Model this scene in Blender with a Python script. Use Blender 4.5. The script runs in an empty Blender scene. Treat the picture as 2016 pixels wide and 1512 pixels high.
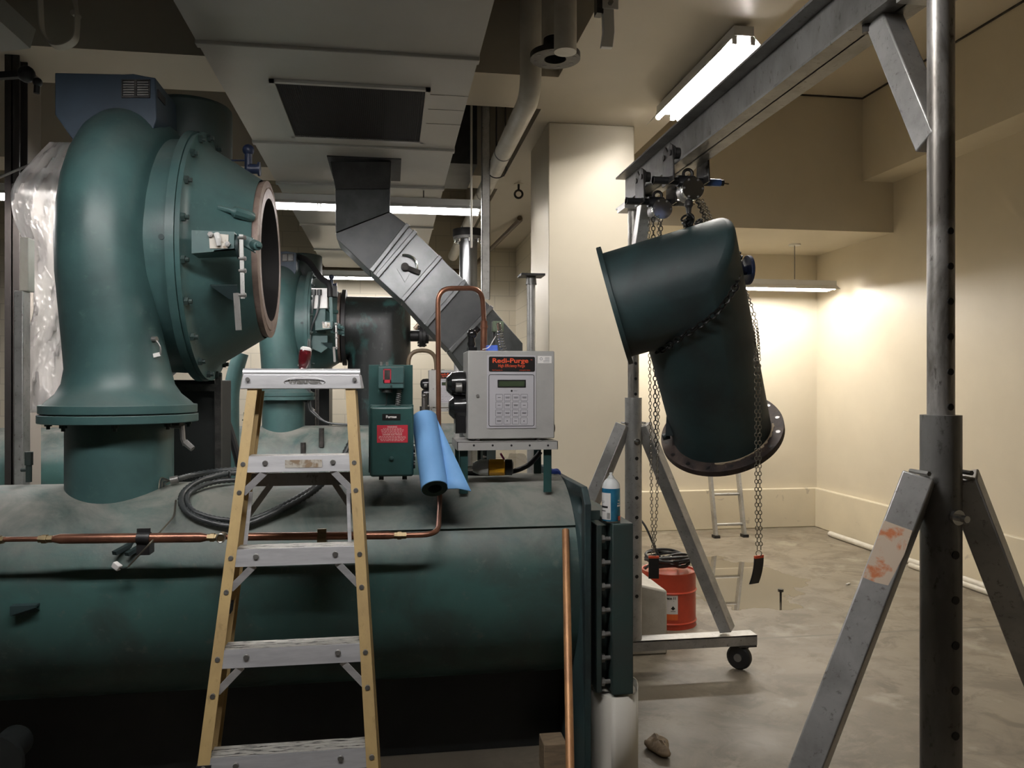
import bpy, bmesh, math, random
from mathutils import Vector, Matrix
random.seed(11)
V = Vector
PI = math.pi
SC = bpy.context.scene
COL = SC.collection
# ---------------------------------------------------------------- camera frame helpers (photo 2016x1512)
YAW = math.radians(8.7)
F, CX, CY = 1560.0, 1008.0, 756.0
EYE = V((0, 0, 1.6))
RIGHT = V((math.cos(YAW), -math.sin(YAW), 0)); FWD = V((math.sin(YAW), math.cos(YAW), 0)); UP = V((0, 0, 1))
def ray(px, py): return FWD + RIGHT * ((px - CX) / F) + UP * ((CY - py) / F)
def atY(px, py, y): d = ray(px, py); return EYE + d * (y / d.y)
def atX(px, py, x): d = ray(px, py); return EYE + d * (x / d.x)
def atZ(px, py, z): d = ray(px, py); return EYE + d * ((z - 1.6) / d.z)
def atD(px, py, k): return EYE + ray(px, py) * k
def on_cyl(px, py, c, ax, r):
    """first hit of a view ray with an endless cylinder"""
    d = ray(px, py); ax = ax.normalized(); o = EYE - c
    dd = d - ax * d.dot(ax); oo = o - ax * o.dot(ax)
    a = dd.dot(dd); b = 2 * dd.dot(oo); q = oo.dot(oo) - r * r
    s = b * b - 4 * a * q
    t = (-b - math.sqrt(max(s, 0))) / (2 * a)
    return EYE + d * t
# ---------------------------------------------------------------- mesh builder
def frame(ax):
    ax = ax.normalized()
    h = V((0, 0, 1)) if abs(ax.z) < .9 else V((1, 0, 0))
    e1 = ax.cross(h).normalized(); e2 = ax.cross(e1).normalized()
    return e1, e2
class MB:
    def __init__(s): s.v = []; s.f = []; s.m = []; s.mi = 0
    def face(s, idx): s.f.append(tuple(idx)); s.m.append(s.mi)
    def add(s, pts): b = len(s.v); s.v.extend(V(p) for p in pts); return b
    def quad(s, a, b, c, d): k = s.add((a, b, c, d)); s.face((k, k + 1, k + 2, k + 3)); return s
    def hexa(s, p):
        k = s.add(p)
        for q in ((0, 3, 2, 1), (4, 5, 6, 7), (0, 1, 5, 4), (1, 2, 6, 5), (2, 3, 7, 6), (3, 0, 4, 7)): s.face([k + i for i in q])
        return s
    def box(s, x0, x1, y0, y1, z0, z1):
        return s.hexa([(x0, y0, z0), (x1, y0, z0), (x1, y1, z0), (x0, y1, z0), (x0, y0, z1), (x1, y0, z1), (x1, y1, z1), (x0, y1, z1)])
    def bar(s, p0, p1, w, h, up=None):
        """box section bar from p0 to p1; w across, h along 'up'"""
        p0, p1 = V(p0), V(p1); ax = (p1 - p0).normalized(); up = V(up or (0, 0, 1))
        if abs(ax.dot(up)) > .98: up = V((0, 1, 0))
        sd = ax.cross(up).normalized() * (w / 2); u = sd.cross(ax).normalized() * (h / 2)
        return s.hexa([p0 - sd - u, p0 + sd - u, p0 + sd + u, p0 - sd + u, p1 - sd - u, p1 + sd - u, p1 + sd + u, p1 - sd + u])
    def rings(s, rings, closed=False, cap0=True, cap1=True):
        n = len(rings[0]); b = [s.add(r) for r in rings]
        m = len(rings)
        for i in range(m if closed else m - 1):
            a, c = b[i], b[(i + 1) % m]
            for j in range(n):
                k = (j + 1) % n
                s.face((a + j, a + k, c + k, c + j))
        if not closed:
            if cap0: s.face([b[0] + j for j in range(n)][::-1])
            if cap1: s.face([b[-1] + j for j in range(n)])
        return s
    def cyl(s, p0, p1, r0, r1=None, seg=24, cap0=True, cap1=True):
        p0, p1 = V(p0), V(p1); r1 = r0 if r1 is None else r1
        e1, e2 = frame(p1 - p0)
        R = lambda c, r: [c + (e1 * math.cos(2 * PI * j / seg) + e2 * math.sin(2 * PI * j / seg)) * r for j in range(seg)]
        return s.rings([R(p0, r0), R(p1, r1)], cap0=cap0, cap1=cap1)
    def lathe(s, prof, o, ax, seg=48, cap0=False, cap1=False, closed=False):
        """prof: (radius, distance along ax)"""
        o = V(o); ax = V(ax).normalized(); e1, e2 = frame(ax)
        rr = [[o + ax * t + (e1 * math.cos(2 * PI * j / seg) + e2 * math.sin(2 * PI * j / seg)) * r for j in range(seg)] for r, t in prof]
        return s.rings(rr, closed=closed, cap0=cap0, cap1=cap1)
    def tube(s, pts, r, seg=10, closed=False, caps=True):
        pts = [V(p) for p in pts]; n = len(pts)
        rs = r if isinstance(r, (list, tuple)) else [r] * n
        tg = []
        for i in range(n):
            a = pts[i - 1] if (i or closed) else pts[i]; c = pts[(i + 1) % n] if (i < n - 1 or closed) else pts[i]
            tg.append((c - a).normalized())
        e1, _ = frame(tg[0]); rr = []
        for i in range(n):
            e1 = (e1 - tg[i] * e1.dot(tg[i])).normalized(); e2 = tg[i].cross(e1)
            rr.append([pts[i] + (e1 * math.cos(2 * PI * j / seg) + e2 * math.sin(2 * PI * j / seg)) * rs[i] for j in range(seg)])
        return s.rings(rr, closed=closed, cap0=caps, cap1=caps)
    def torus(s, c, ax, R, r, seg=24, sg=8):
        e1, e2 = frame(V(ax)); c = V(c)
        return s.tube([c + (e1 * math.cos(2 * PI * j / seg) + e2 * math.sin(2 * PI * j / seg)) * R for j in range(seg)], r, sg, closed=True)
    def prism(s, poly, ext):
        """poly: 3D points of a flat outline; ext: extrusion vector"""
        ext = V(ext); n = len(poly); a = s.add(poly); b = s.add([V(p) + ext for p in poly])
        s.face([a + i for i in range(n)][::-1]); s.face([b + i for i in range(n)])
        for i in range(n): k = (i + 1) % n; s.face((a + i, a + k, b + k, b + i))
        return s
    def ball(s, c, r, seg=16, rg=10, sc=(1, 1, 1)):
        c = V(c); rr = []
        for i in range(1, rg):
            t = PI * i / rg
            rr.append([c + V((math.sin(t) * math.cos(2 * PI * j / seg) * r * sc[0], math.sin(t) * math.sin(2 * PI * j / seg) * r * sc[1], math.cos(t) * r * sc[2])) for j in range(seg)])
        s.rings(rr, cap0=False, cap1=False)
        n = len(s.v) - seg * (rg - 1)
        t = s.add([c + V((0, 0, r * sc[2]))]); b = s.add([c - V((0, 0, r * sc[2]))])
        for j in range(seg):
            k = (j + 1) % seg
            s.face((t, n + j, n + k)); m = n + seg * (rg - 2); s.face((b, m + k, m + j))
        return s
    def build(s, name, mats, parent=None, bevel=0, ang=35, seg=2, flat=False, merge=False):
        if not isinstance(mats, (list, tuple)): mats = [mats]
        lo = V([min(p[i] for p in s.v) for i in range(3)]); hi = V([max(p[i] for p in s.v) for i in range(3)])
        o0 = V(((lo.x + hi.x) / 2, (lo.y + hi.y) / 2, lo.z if parent is None else (lo.z + hi.z) / 2))
        me = bpy.data.meshes.new(name)
        me.from_pydata([p - o0 for p in s.v], [], s.f)
        for m in mats: me.materials.append(m)
        for p, k in zip(me.polygons, s.m): p.material_index = k
        bm = bmesh.new(); bm.from_mesh(me)
        if merge: bmesh.ops.remove_doubles(bm, verts=bm.verts[:], dist=1e-5)
        bmesh.ops.recalc_face_normals(bm, faces=bm.faces[:]); bm.to_mesh(me); bm.free()
        if not flat:
            for p in me.polygons: p.use_smooth = True
            me.set_sharp_from_angle(angle=math.radians(ang))
        o = bpy.data.objects.new(name, me); COL.objects.link(o); o.location = o0
        if parent is not None: attach(o, parent)
        if bevel:
            md = o.modifiers.new('edge', 'BEVEL'); md.width = bevel; md.segments = seg; md.limit_method = 'ANGLE'; md.angle_limit = math.radians(40)
        return o
WM = {}
def attach(o, parent):
    o.parent = parent
    # parents never rotate while building, so the inverse is a plain shift
    w = V(parent.location); p = parent
    while p.parent is not None: p = p.parent; 
    o.matrix_parent_inverse = Matrix.Translation(-world_loc(parent))
def world_loc(o):
    if o.parent is None: return V(o.location)
    return world_loc(o.parent) + o.matrix_parent_inverse.to_translation() + V(o.location)
def thing(name, label, cat, loc, group=None):
    o = bpy.data.objects.new(name, None); COL.objects.link(o); o.location = V(loc); o.empty_display_size = .1
    return tag(o, label, cat, group)
def tag(o, label, cat, group=None):
    o['label'] = label; o['category'] = cat
    if group: o['group'] = group
    return o
def struct(o): o['kind'] = 'structure'; return o
def dup(root, shift, label=None, group=None):
    def cp(o, par):
        c = o.copy(); COL.objects.link(c)
        if par is not None: mi = o.matrix_parent_inverse.copy(); c.parent = par; c.matrix_parent_inverse = mi
        for ch in [x for x in bpy.data.objects if x.parent == o and x not in made]:
            made.add(c); cp(ch, c)
        return c
    made = set()
    r = cp(root, None); r.location = V(root.location) + V(shift)
    if label: r['label'] = label
    if group: r['group'] = group
    return r
def arc(p, c0, n=8):
    return p
def smooth_path(pts, n=8, closed=False):
    """Catmull-Rom through pts"""
    pts = [V(p) for p in pts]; out = []; m = len(pts)
    rng = range(m) if closed else range(m - 1)
    for i in rng:
        p1, p2 = pts[i], pts[(i + 1) % m]
        p0 = pts[i - 1] if (i or closed) else p1 * 2 - p2
        p3 = pts[(i + 2) % m] if (i + 2 < m or closed) else p2 * 2 - p1
        for k in range(n):
            t = k / n
            out.append(((p1 * 2) + (p2 - p0) * t + (p0 * 2 - p1 * 5 + p2 * 4 - p3) * t * t + (p1 * 3 - p0 - p2 * 3 + p3) * t ** 3) * .5)
    if not closed: out.append(pts[-1])
    return out
def round_path(pts, rad, n=6):
    """polyline with rounded corners"""
    pts = [V(p) for p in pts]; out = [pts[0]]
    for i in range(1, len(pts) - 1):
        a, b, c = pts[i - 1], pts[i], pts[i + 1]
        r = min(rad, (a - b).length * .49, (c - b).length * .49)
        p, q = b + (a - b).normalized() * r, b + (c - b).normalized() * r
        for k in range(n + 1):
            t = k / n; out.append(p * (1 - t) ** 2 + b * 2 * t * (1 - t) + q * t * t)
    out.append(pts[-1]); return out
def rrect(x0, x1, z0, z1, r, n=5):
    out = []
    for cx, cz, a0 in ((x1 - r, z1 - r, 0), (x0 + r, z1 - r, 90), (x0 + r, z0 + r, 180), (x1 - r, z0 + r, 270)):
        for k in range(n + 1):
            a = math.radians(a0 + 90 * k / n); out.append((cx + r * math.cos(a), cz + r * math.sin(a)))
    return out
def chain_mesh(mb, path, pitch, wid, wire):
    """stadium links along a path, every second one turned a quarter"""
    path = [V(p) for p in path]; d = [0]
    for a, b in zip(path, path[1:]): d.append(d[-1] + (b - a).length)
    n = max(2, int(d[-1] / pitch)); j = 0
    def pt(s):
        s = max(0, min(d[-1], s)); k = 0
        while k < len(d) - 2 and d[k + 1] < s: k += 1
        t = (s - d[k]) / max(1e-9, d[k + 1] - d[k]); return path[k].lerp(path[k + 1], t)
    for i in range(n):
        s0 = (i + .5) * d[-1] / n; c = pt(s0); ax = (pt(s0 + pitch * .5) - pt(s0 - pitch * .5)).normalized()
        h = V((0, 0, 1)) if abs(ax.z) < .9 else V((1, 0.3, 0)).normalized()
        e1 = ax.cross(h).normalized(); e2 = ax.cross(e1)
        w = ((e1 + e2) if i % 2 else (e1 - e2)).normalized()
        L = pitch * .5 + wire * .5; W = wid / 2; ln = max(0.0005, L - W); q = []
        for k in range(5): a = -PI / 2 + PI * k / 4; q.append(c + ax * (ln + W * math.cos(a)) + w * W * math.sin(a))
        for k in range(5): a = PI / 2 + PI * k / 4; q.append(c + ax * (-ln + W * math.cos(a)) + w * W * math.sin(a))
        mb.tube(q, wire, 5, closed=True)
    return mb
# ---------------------------------------------------------------- materials
def nodes(name):
    m = bpy.data.materials.new(name); m.use_nodes = True; nt = m.node_tree
    b = nt.nodes['Principled BSDF']; return m, nt, b
def lin(r, g, b):
    f = lambda c: (c / 255 / 12.92) if c / 255 <= .04045 else ((c / 255 + .055) / 1.055) ** 2.4
    return (f(r), f(g), f(b), 1)
def N(nt, t, **kw):
    n = nt.nodes.new(t)
    for k, v in kw.items(): setattr(n, k, v)
    return n
def noise(nt, scale, detail=4, rough=.55, dist=0, stretch=None):
    tc = N(nt, 'ShaderNodeTexCoord'); mp = N(nt, 'ShaderNodeMapping'); nz = N(nt, 'ShaderNodeTexNoise')
    gm = N(nt, 'ShaderNodeNewGeometry')
    nt.links.new(gm.outputs['Position'], mp.inputs['Vector'])
    if stretch: mp.inputs['Scale'].default_value = stretch
    nt.links.new(mp.outputs[0], nz.inputs['Vector'])
    nz.inputs['Scale'].default_value = scale; nz.inputs['Detail'].default_value = detail; nz.inputs['Roughness'].default_value = rough; nz.inputs['Distortion'].default_value = dist
    return nz.outputs['Fac']
def ramp(nt, src, a, b, ca=(0, 0, 0, 1), cb=(1, 1, 1, 1)):
    r = N(nt, 'ShaderNodeValToRGB'); r.color_ramp.elements[0].position = a; r.color_ramp.elements[1].position = b
    r.color_ramp.elements[0].color = ca; r.color_ramp.elements[1].color = cb
    nt.links.new(src, r.inputs[0]); return r.outputs[0]
def mixc(nt, fac, a, b):
    m = N(nt, 'ShaderNodeMix', data_type='RGBA')
    for sock, val in ((m.inputs[0], fac), (m.inputs[6], a), (m.inputs[7], b)):
        if hasattr(val, 'is_output'): nt.links.new(val, sock)
        else: sock.default_value = val
    return m.outputs[2]
def maths(nt, op, a, b=None):
    m = N(nt, 'ShaderNodeMath', operation=op)
    for sock, val in ((m.inputs[0], a), (m.inputs[1], b)):
        if val is None: continue
        if hasattr(val, 'is_output'): nt.links.new(val, sock)
        else: sock.default_value = val
    return m.outputs[0]
def bump(nt, b, src, strength, dist=.01):
    k = N(nt, 'ShaderNodeBump'); k.inputs['Strength'].default_value = strength; k.inputs['Distance'].default_value = dist
    nt.links.new(src, k.inputs['Height']); nt.links.new(k.outputs[0], b.inputs['Normal'])
def pm(name, col, rough=.5, metal=0., col2=None, scale=5, lo=.4, hi=.65, stretch=None, dust=None, dust_amt=.7, bmp=0, bscale=40, rvar=0, coat=0, fine=None, spec=.5):
    """painted / worn surface: base colour mottled with col2, optional settled dust on upward faces"""
    m, nt, b = nodes(name)
    b.inputs['Roughness'].default_value = rough; b.inputs['Metallic'].default_value = metal; b.inputs['Specular IOR Level'].default_value = spec
    c = col
    if col2 is not None:
        c = mixc(nt, ramp(nt, noise(nt, scale, 6, .6, .3, stretch), lo, hi), col, col2)
    if fine is not None:
        c = mixc(nt, ramp(nt, noise(nt, scale * 7, 5, .7, .2, stretch), .58, .72), c, fine)
    if dust is not None:
        g = N(nt, 'ShaderNodeNewGeometry'); sp = N(nt, 'ShaderNodeSeparateXYZ'); nt.links.new(g.outputs['Normal'], sp.inputs[0])
        up = ramp(nt, sp.outputs[2], .25, .95)
        f = maths(nt, 'MULTIPLY', up, ramp(nt, noise(nt, 4, 7, .65, .5), .3, .62))
        f = maths(nt, 'MULTIPLY', f, dust_amt)
        c = mixc(nt, f, c, dust)
        r = N(nt, 'ShaderNodeMix'); nt.links.new(f, r.inputs[0]); r.inputs[2].default_value = rough; r.inputs[3].default_value = .8
        nt.links.new(r.outputs[0], b.inputs['Roughness'])
    elif rvar:
        rr = N(nt, 'ShaderNodeMapRange'); nt.links.new(noise(nt, scale * 2, 5), rr.inputs[0]); rr.inputs[3].default_value = max(0, rough - rvar); rr.inputs[4].default_value = min(1, rough + rvar)
        nt.links.new(rr.outputs[0], b.inputs['Roughness'])
    if hasattr(c, 'is_output'): nt.links.new(c, b.inputs['Base Color'])
    else: b.inputs['Base Color'].default_value = c
    if bmp: bump(nt, b, noise(nt, bscale, 4), bmp)
    if coat: b.inputs['Coat Weight'].default_value = coat
    return m
def glow(name, col, s):
    m, nt, b = nodes(name); nt.nodes.remove(b); e = N(nt, 'ShaderNodeEmission'); e.inputs[0].default_value = col; e.inputs[1].default_value = s
    nt.links.new(e.outputs[0], nt.nodes['Material Output'].inputs[0]); return m
G = lambda v: (v, v, v, 1)
M = {}
M['green'] = pm('teal_machine_paint', (.05, .112, .11, 1), .42, 0, (.034, .072, .072, 1), 3, .42, .68, fine=(.06, .12, .113, 1), dust=(.16, .165, .15, 1), dust_amt=.55, bmp=.04, bscale=60)
M['greendirty'] = pm('dusty_teal_paint', (.04, .098, .09, 1), .42, 0, (.036, .062, .057, 1), 3.2, .42, .6, fine=(.08, .11, .1, 1), dust=(.3, .29, .26, 1), dust_amt=.9, bmp=.06, bscale=50)
M['dgreen'] = pm('dark_teal_paint', (.016, .038, .04, 1), .58, 0, (.012, .022, .024, 1), 3.5, .4, .62, fine=(.02, .04, .04, 1), bmp=.05, bscale=50)
M['ngreen'] = pm('deep_green_enamel', (.022, .07, .066, 1), .38, 0, (.018, .05, .048, 1), 6, bmp=.03)
M['wgreen'] = pm('flange_dark_green_paint', (.022, .043, .04, 1), .5, 0, (.03, .04, .037, 1), 8, bmp=.08)
M['sweat'] = pm('wet_black_insulation', (.013, .016, .016, 1), .42, 0, (.03, .085, .08, 1), 2.6, .53, .62, fine=(.06, .065, .062, 1), stretch=(1.6, 1.6, .8), bmp=.1, bscale=25)
M['navy'] = pm('dark_navy_paint', (.035, .062, .095, 1), .45, 0, (.03, .05, .075, 1), 5, bmp=.03)
M['black'] = pm('black_rubber', (.012, .012, .013, 1), .5)
M['blackgloss'] = pm('black_enamel', (.012, .012, .013, 1), .2, coat=.3)
M['dark'] = pm('black_cabinet_paint', (.01, .012, .012, 1), .5, bmp=.03)
M['rust'] = pm('rusty_flange_steel', (.05, .033, .026, 1), .7, .2, (.022, .016, .015, 1), 14, .4, .6, bmp=.2, bscale=60)
M['primer'] = pm('bare_pinkish_flange_face', (.27, .20, .165, 1), .5, .1, (.2, .14, .12, 1), 14, .45, .65, bmp=.08)
M['inside'] = pm('dark_bore_and_slats', (.02, .018, .018, 1), .6)  # plain dark colour for the inlet bore and grille slats
M['alu'] = pm('brushed_aluminium', (.76, .76, .78, 1), .36, .6, (.62, .62, .64, 1), 6, stretch=(1, 8, 8))
M['tread'] = pm('scuffed_aluminium_tread', (.58, .56, .52, 1), .5, .5, (.06, .055, .05, 1), 30, .5, .62, stretch=(.6, 4, 1), bmp=.15)
M['fiber'] = pm('worn_yellow_fibreglass', (.48, .345, .15, 1), .55, 0, (.38, .265, .12, 1), 7, .4, .65, stretch=(1, 1, .4), fine=(.3, .21, .09, 1), bmp=.08)
M['steel'] = pm('worn_grey_steel', (.27, .265, .255, 1), .4, .5, (.18, .175, .165, 1), 7, .4, .62, stretch=(1, 1, .5), fine=(.09, .08, .07, 1), bmp=.06)
M['bsteel'] = pm('bright_steel_pipe', (.5, .48, .45, 1), .4, .6, (.2, .185, .165, 1), 9, .45, .58, stretch=(1, 1, .3), fine=(.07, .06, .05, 1), bmp=.05)
M['leg'] = pm('grey_painted_steel', (.47, .465, .45, 1), .4, .5, (.33, .325, .31, 1), 8, .4, .65, fine=(.16, .14, .12, 1), bmp=.05)
M['cast'] = pm('cast_grey_alloy', (.5, .5, .48, 1), .4, .3)
M['galv_shaded'] = pm('galvanised_sheet_shaded_copy', (.12, .122, .125, 1), .36, .85, (.09, .092, .095, 1), 5, .4, .65, bmp=.03, bscale=8)  # darker copy of galv, paints dim reflections into two duct sections
M['galv'] = pm('galvanised_sheet', (.26, .265, .27, 1), .28, .92, (.19, .195, .2, 1), 5, .4, .65, bmp=.03, bscale=8)
M['dgalv'] = pm('dark_and_shaded_sheet', (.08, .085, .085, 1), .45, .6, (.05, .055, .055, 1), 8)
M['seal'] = pm('smeared_black_sealant', (.018, .018, .018, 1), .55, 0, (.035, .035, .034, 1), 9, bmp=.2)
M['chrome'] = pm('polished_zinc', (.7, .7, .68, 1), .2, 1)
M['dsteel'] = pm('dark_hardware_steel', (.045, .043, .042, 1), .45, .6, (.09, .085, .08, 1), 20)
M['chain'] = pm('dull_zinc_chain', (.2, .185, .15, 1), .4, .8)
M['bchain'] = pm('black_oxide_chain', (.02, .02, .02, 1), .4, .7)
M['copper'] = pm('tarnished_copper', (.34, .16, .10, 1), .34, .75, (.2, .09, .062, 1), 9, .4, .65, bmp=.03)
M['bcopper'] = pm('new_copper_tube', (.5, .26, .115, 1), .45, .35, (.34, .165, .08, 1), 12, .4, .65, stretch=(1, 1, .4))
M['brass'] = pm('dull_brass', (.19, .145, .08, 1), .4, .8)
M['cream'] = pm('cream_wall_paint', (.64, .582, .465, 1), .42, 0, (.60, .545, .435, 1), 2.5, .3, .7, bmp=.02, bscale=30, spec=.4)
M['ceil'] = pm('cream_concrete_paint', (.60, .545, .45, 1), .45, 0, (.56, .51, .42, 1), 2, .3, .7, bmp=.02, bscale=20)
M['deck'] = pm('brown_grey_deck_paint', (.24, .21, .18, 1), .6)
M['shade'] = pm('dark_low_bounce_wall', (.10, .095, .09, 1), .7)  # unseen walls coloured dark to cut bounced light
M['white'] = pm('white_enamel', (.78, .78, .76, 1), .35)
M['pipew'] = pm('white_pipe_jacket', (.72, .69, .62, 1), .4, 0, (.62, .58, .5, 1), 6)
M['duct'] = pm('white_duct_board', (.52, .515, .49, 1), .38, .15, (.48, .475, .45, 1), 3, .3, .7, bmp=.02, bscale=12)
M['filter'] = pm('black_filter_mesh', (.022, .022, .028, 1), .7)
M['grey'] = pm('light_grey_enamel', (.41, .405, .39, 1), .38, 0, (.37, .365, .35, 1), 10, bmp=.02)
M['panel'] = pm('pale_membrane_panel', (.5, .49, .52, 1), .35)
M['ink'] = pm('black_ink', (.012, .012, .012, 1), .35)
M['inkg'] = pm('grey_key_ink', (.14, .14, .15, 1), .5)
M['red'] = pm('red_orange_print', (.72, .09, .03, 1), .5)
M['labelred'] = pm('crimson_label', (.55, .035, .06, 1), .45)
M['labelwhite'] = pm('white_print', (.8, .78, .76, 1), .5)
M['pink'] = pm('pale_print_on_red', (.72, .42, .42, 1), .5)
M['lcd'] = pm('unlit_green_display', (.05, .07, .04, 1), .15)
M['drum'] = pm('red_drum_enamel', (.62, .075, .035, 1), .35, 0, (.5, .06, .03, 1), 8, bmp=.04)
M['blue'] = pm('sky_blue_foam_sheet', (.2, .43, .78, 1), .6, 0, (.18, .4, .74, 1), 8)
M['foam'] = pm('dark_green_foam_edge', (.02, .045, .042, 1), .8, bmp=.2)
M['bluerag'] = pm('royal_blue_cloth', (.02, .06, .36, 1), .7, bmp=.1)
M['tape'] = pm('bright_blue_tape', (.07, .16, .72, 1), .5, 0, (.12, .22, .78, 1), 30)
M['yellow'] = pm('tool_yellow_plastic', (.72, .36, .015, 1), .4, 0, (.62, .3, .012, 1), 20, fine=(.3, .16, .03, 1))
M['paper'] = pm('off_white_cloth_roll', (.74, .71, .64, 1), .8, bmp=.05)
M['wood'] = pm('weathered_timber', (.3, .22, .14, 1), .7, 0, (.2, .15, .1, 1), 10, stretch=(1, 6, 6), bmp=.2)
M['handle'] = pm('dark_red_acetate', (.07, .006, .009, 1), .15, coat=.5)
M['conc'] = pm('pale_painted_concrete', (.56, .53, .46, 1), .6, 0, (.47, .44, .37, 1), 8, fine=(.4, .37, .31, 1), bmp=.1)
M['conduit'] = pm('dark_grey_flexible_conduit', (.035, .04, .042, 1), .35, 0, (.05, .055, .055, 1), 8)
M['brown'] = pm('brown_painted_conduit', (.12, .085, .05, 1), .5)
M['dbrown'] = pm('dark_brown_steel', (.035, .03, .028, 1), .5, bmp=.03)
M['cblue'] = pm('blue_can_print', (.02, .16, .30, 1), .25, .2, (.05, .26, .42, 1), 14)
M['canw'] = pm('white_can_print', (.7, .72, .72, 1), .3)
M['tapewhite'] = pm('white_foil_wrap', (.72, .72, .7, 1), .35, .1, bmp=.2)
M['olive'] = pm('olive_relay_box', (.13, .17, .11, 1), .5)
M['oldlabel'] = pm('rubbed_paper_label', (.55, .52, .46, 1), .6, 0, (.28, .2, .13, 1), 26, .5, .6)
M['orange'] = pm('flaking_orange_paint', (.62, .5, .38, 1), .55, .1, (.6, .2, .08, 1), 22, .5, .62)
M['navyvalve'] = pm('dark_blue_valve_paint', (.02, .032, .075, 1), .4, bmp=.05)
M['hbrown'] = pm('brown_gasket_remnant', (.32, .25, .17, 1), .8)
TUBE_L = glow('cool_fluorescent_tube', (1, .96, .95, 1), 92)
TUBE_S = glow('short_fluorescent_tube', (1, .96, .93, 1), 300)
TUBE_R = glow('warm_fluorescent_tube', (1, .94, .86, 1), 135)
TUBE_B = glow('bay_fluorescent_tube', (1, .94, .87, 1), 185)
TUBE_F = glow('bright_fluorescent_tube', (1, .97, .95, 1), 105)
# floor: stained concrete with a puddle
def floor_mat():
    m, nt, b = nodes('stained_concrete_floor')
    c = mixc(nt, ramp(nt, noise(nt, 1.3, 8, .62, .4), .35, .68), (.32, .278, .215, 1), (.17, .142, .108, 1))
    c = mixc(nt, ramp(nt, noise(nt, 1.5, 7, .68, 1.0), .48, .6), c, (.13, .11, .085, 1))
    c = mixc(nt, ramp(nt, noise(nt, 5, 8, .7, .8), .51, .63), c, (.1, .08, .06, 1))
    c = mixc(nt, ramp(nt, noise(nt, 2.6, 7, .6), .57, .67), c, (.4, .365, .295, 1))
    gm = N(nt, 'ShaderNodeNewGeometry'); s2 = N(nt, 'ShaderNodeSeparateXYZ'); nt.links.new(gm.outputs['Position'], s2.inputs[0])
    shade_patch = maths(nt, 'ADD', maths(nt, 'MAXIMUM', maths(nt, 'SUBTRACT', s2.outputs[0], .55), maths(nt, 'SUBTRACT', s2.outputs[1], 6.5)), maths(nt, 'MULTIPLY', noise(nt, 1.7, 6), .9))
    c = mixc(nt, ramp(nt, shade_patch, .35, .8, (1, 1, 1, 1), (0, 0, 0, 1)), c, (.022, .019, .017, 1))  # painted shade: floor darkened around the machines, less light bounces up
    g = N(nt, 'ShaderNodeNewGeometry'); sp = N(nt, 'ShaderNodeSeparateXYZ'); nt.links.new(g.outputs['Position'], sp.inputs[0])
    # control joint across the room
    j = maths(nt, 'ABSOLUTE', maths(nt, 'SUBTRACT', sp.outputs[1], 4.69))
    jm = ramp(nt, j, .008, .02, (1, 1, 1, 1), (0, 0, 0, 1))
    c = mixc(nt, jm, c, (.1, .09, .075, 1))
    # puddle
    vd = N(nt, 'ShaderNodeVectorMath', operation='DISTANCE'); mp = N(nt, 'ShaderNodeMapping'); mp.inputs['Scale'].default_value = (1, .72, 0)
    nt.links.new(g.outputs['Position'], mp.inputs[0]); nt.links.new(mp.outputs[0], vd.inputs[0]); vd.inputs[1].default_value = (2.7, 6.15 * .72, 0)
    w = maths(nt, 'ADD', vd.outputs['Value'], maths(nt, 'MULTIPLY', noise(nt, 2.2, 4), .75))
    wet = ramp(nt, w, .98, 1.03, (1, 1, 1, 1), (0, 0, 0, 1))
    damp = ramp(nt, maths(nt, 'ADD', vd.outputs['Value'], maths(nt, 'MULTIPLY', noise(nt, 1.6, 5), 1.2)), 1.15, 1.4, (1, 1, 1, 1), (0, 0, 0, 1))
    c = mixc(nt, maths(nt, 'MULTIPLY', damp, .45), c, (.2, .17, .125, 1))
    c = mixc(nt, maths(nt, 'MULTIPLY', wet, .65), c, (.09, .078, .058, 1)); nt.links.new(wet, b.inputs['Coat Weight']); b.inputs['Coat Roughness'].default_value = .02
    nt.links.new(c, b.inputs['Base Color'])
    r = N(nt, 'ShaderNodeMix'); nt.links.new(wet, r.inputs[0]); r.inputs[3].default_value = .03
    rr = N(nt, 'ShaderNodeMapRange'); nt.links.new(noise(nt, 2.5, 6), rr.inputs[0]); rr.inputs[3].default_value = .32; rr.inputs[4].default_value = .72
    nt.links.new(rr.outputs[0], r.inputs[2]); nt.links.new(r.outputs[0], b.inputs['Roughness'])
    k = N(nt, 'ShaderNodeBump'); k.inputs['Distance'].default_value = .006
    nt.links.new(noise(nt, 22, 6, .6), k.inputs['Height']); nt.links.new(maths(nt, 'MULTIPLY', maths(nt, 'SUBTRACT', 1., wet), .25), k.inputs['Strength']); nt.links.new(k.outputs[0], b.inputs['Normal'])
    return m
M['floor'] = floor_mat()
def block_mat():
    m, nt, b = nodes('cream_block_wall'); g = N(nt, 'ShaderNodeNewGeometry'); mp = N(nt, 'ShaderNodeMapping'); mp.inputs['Rotation'].default_value = (PI / 2, 0, 0)
    nt.links.new(g.outputs['Position'], mp.inputs[0]); br = N(nt, 'ShaderNodeTexBrick'); nt.links.new(mp.outputs[0], br.inputs['Vector'])
    br.inputs['Color1'].default_value = (.68, .62, .49, 1); br.inputs['Color2'].default_value = (.66, .60, .47, 1); br.inputs['Mortar'].default_value = (.55, .5, .39, 1)
    br.inputs['Scale'].default_value = 1; br.inputs['Brick Width'].default_value = .4; br.inputs['Row Height'].default_value = .2; br.inputs['Mortar Size'].default_value = .006
    nt.links.new(br.outputs['Color'], b.inputs['Base Color']); b.inputs['Roughness'].default_value = .5
    bump(nt, b, br.outputs['Fac'], -.4, .006); return m
M['block'] = block_mat()
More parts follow.
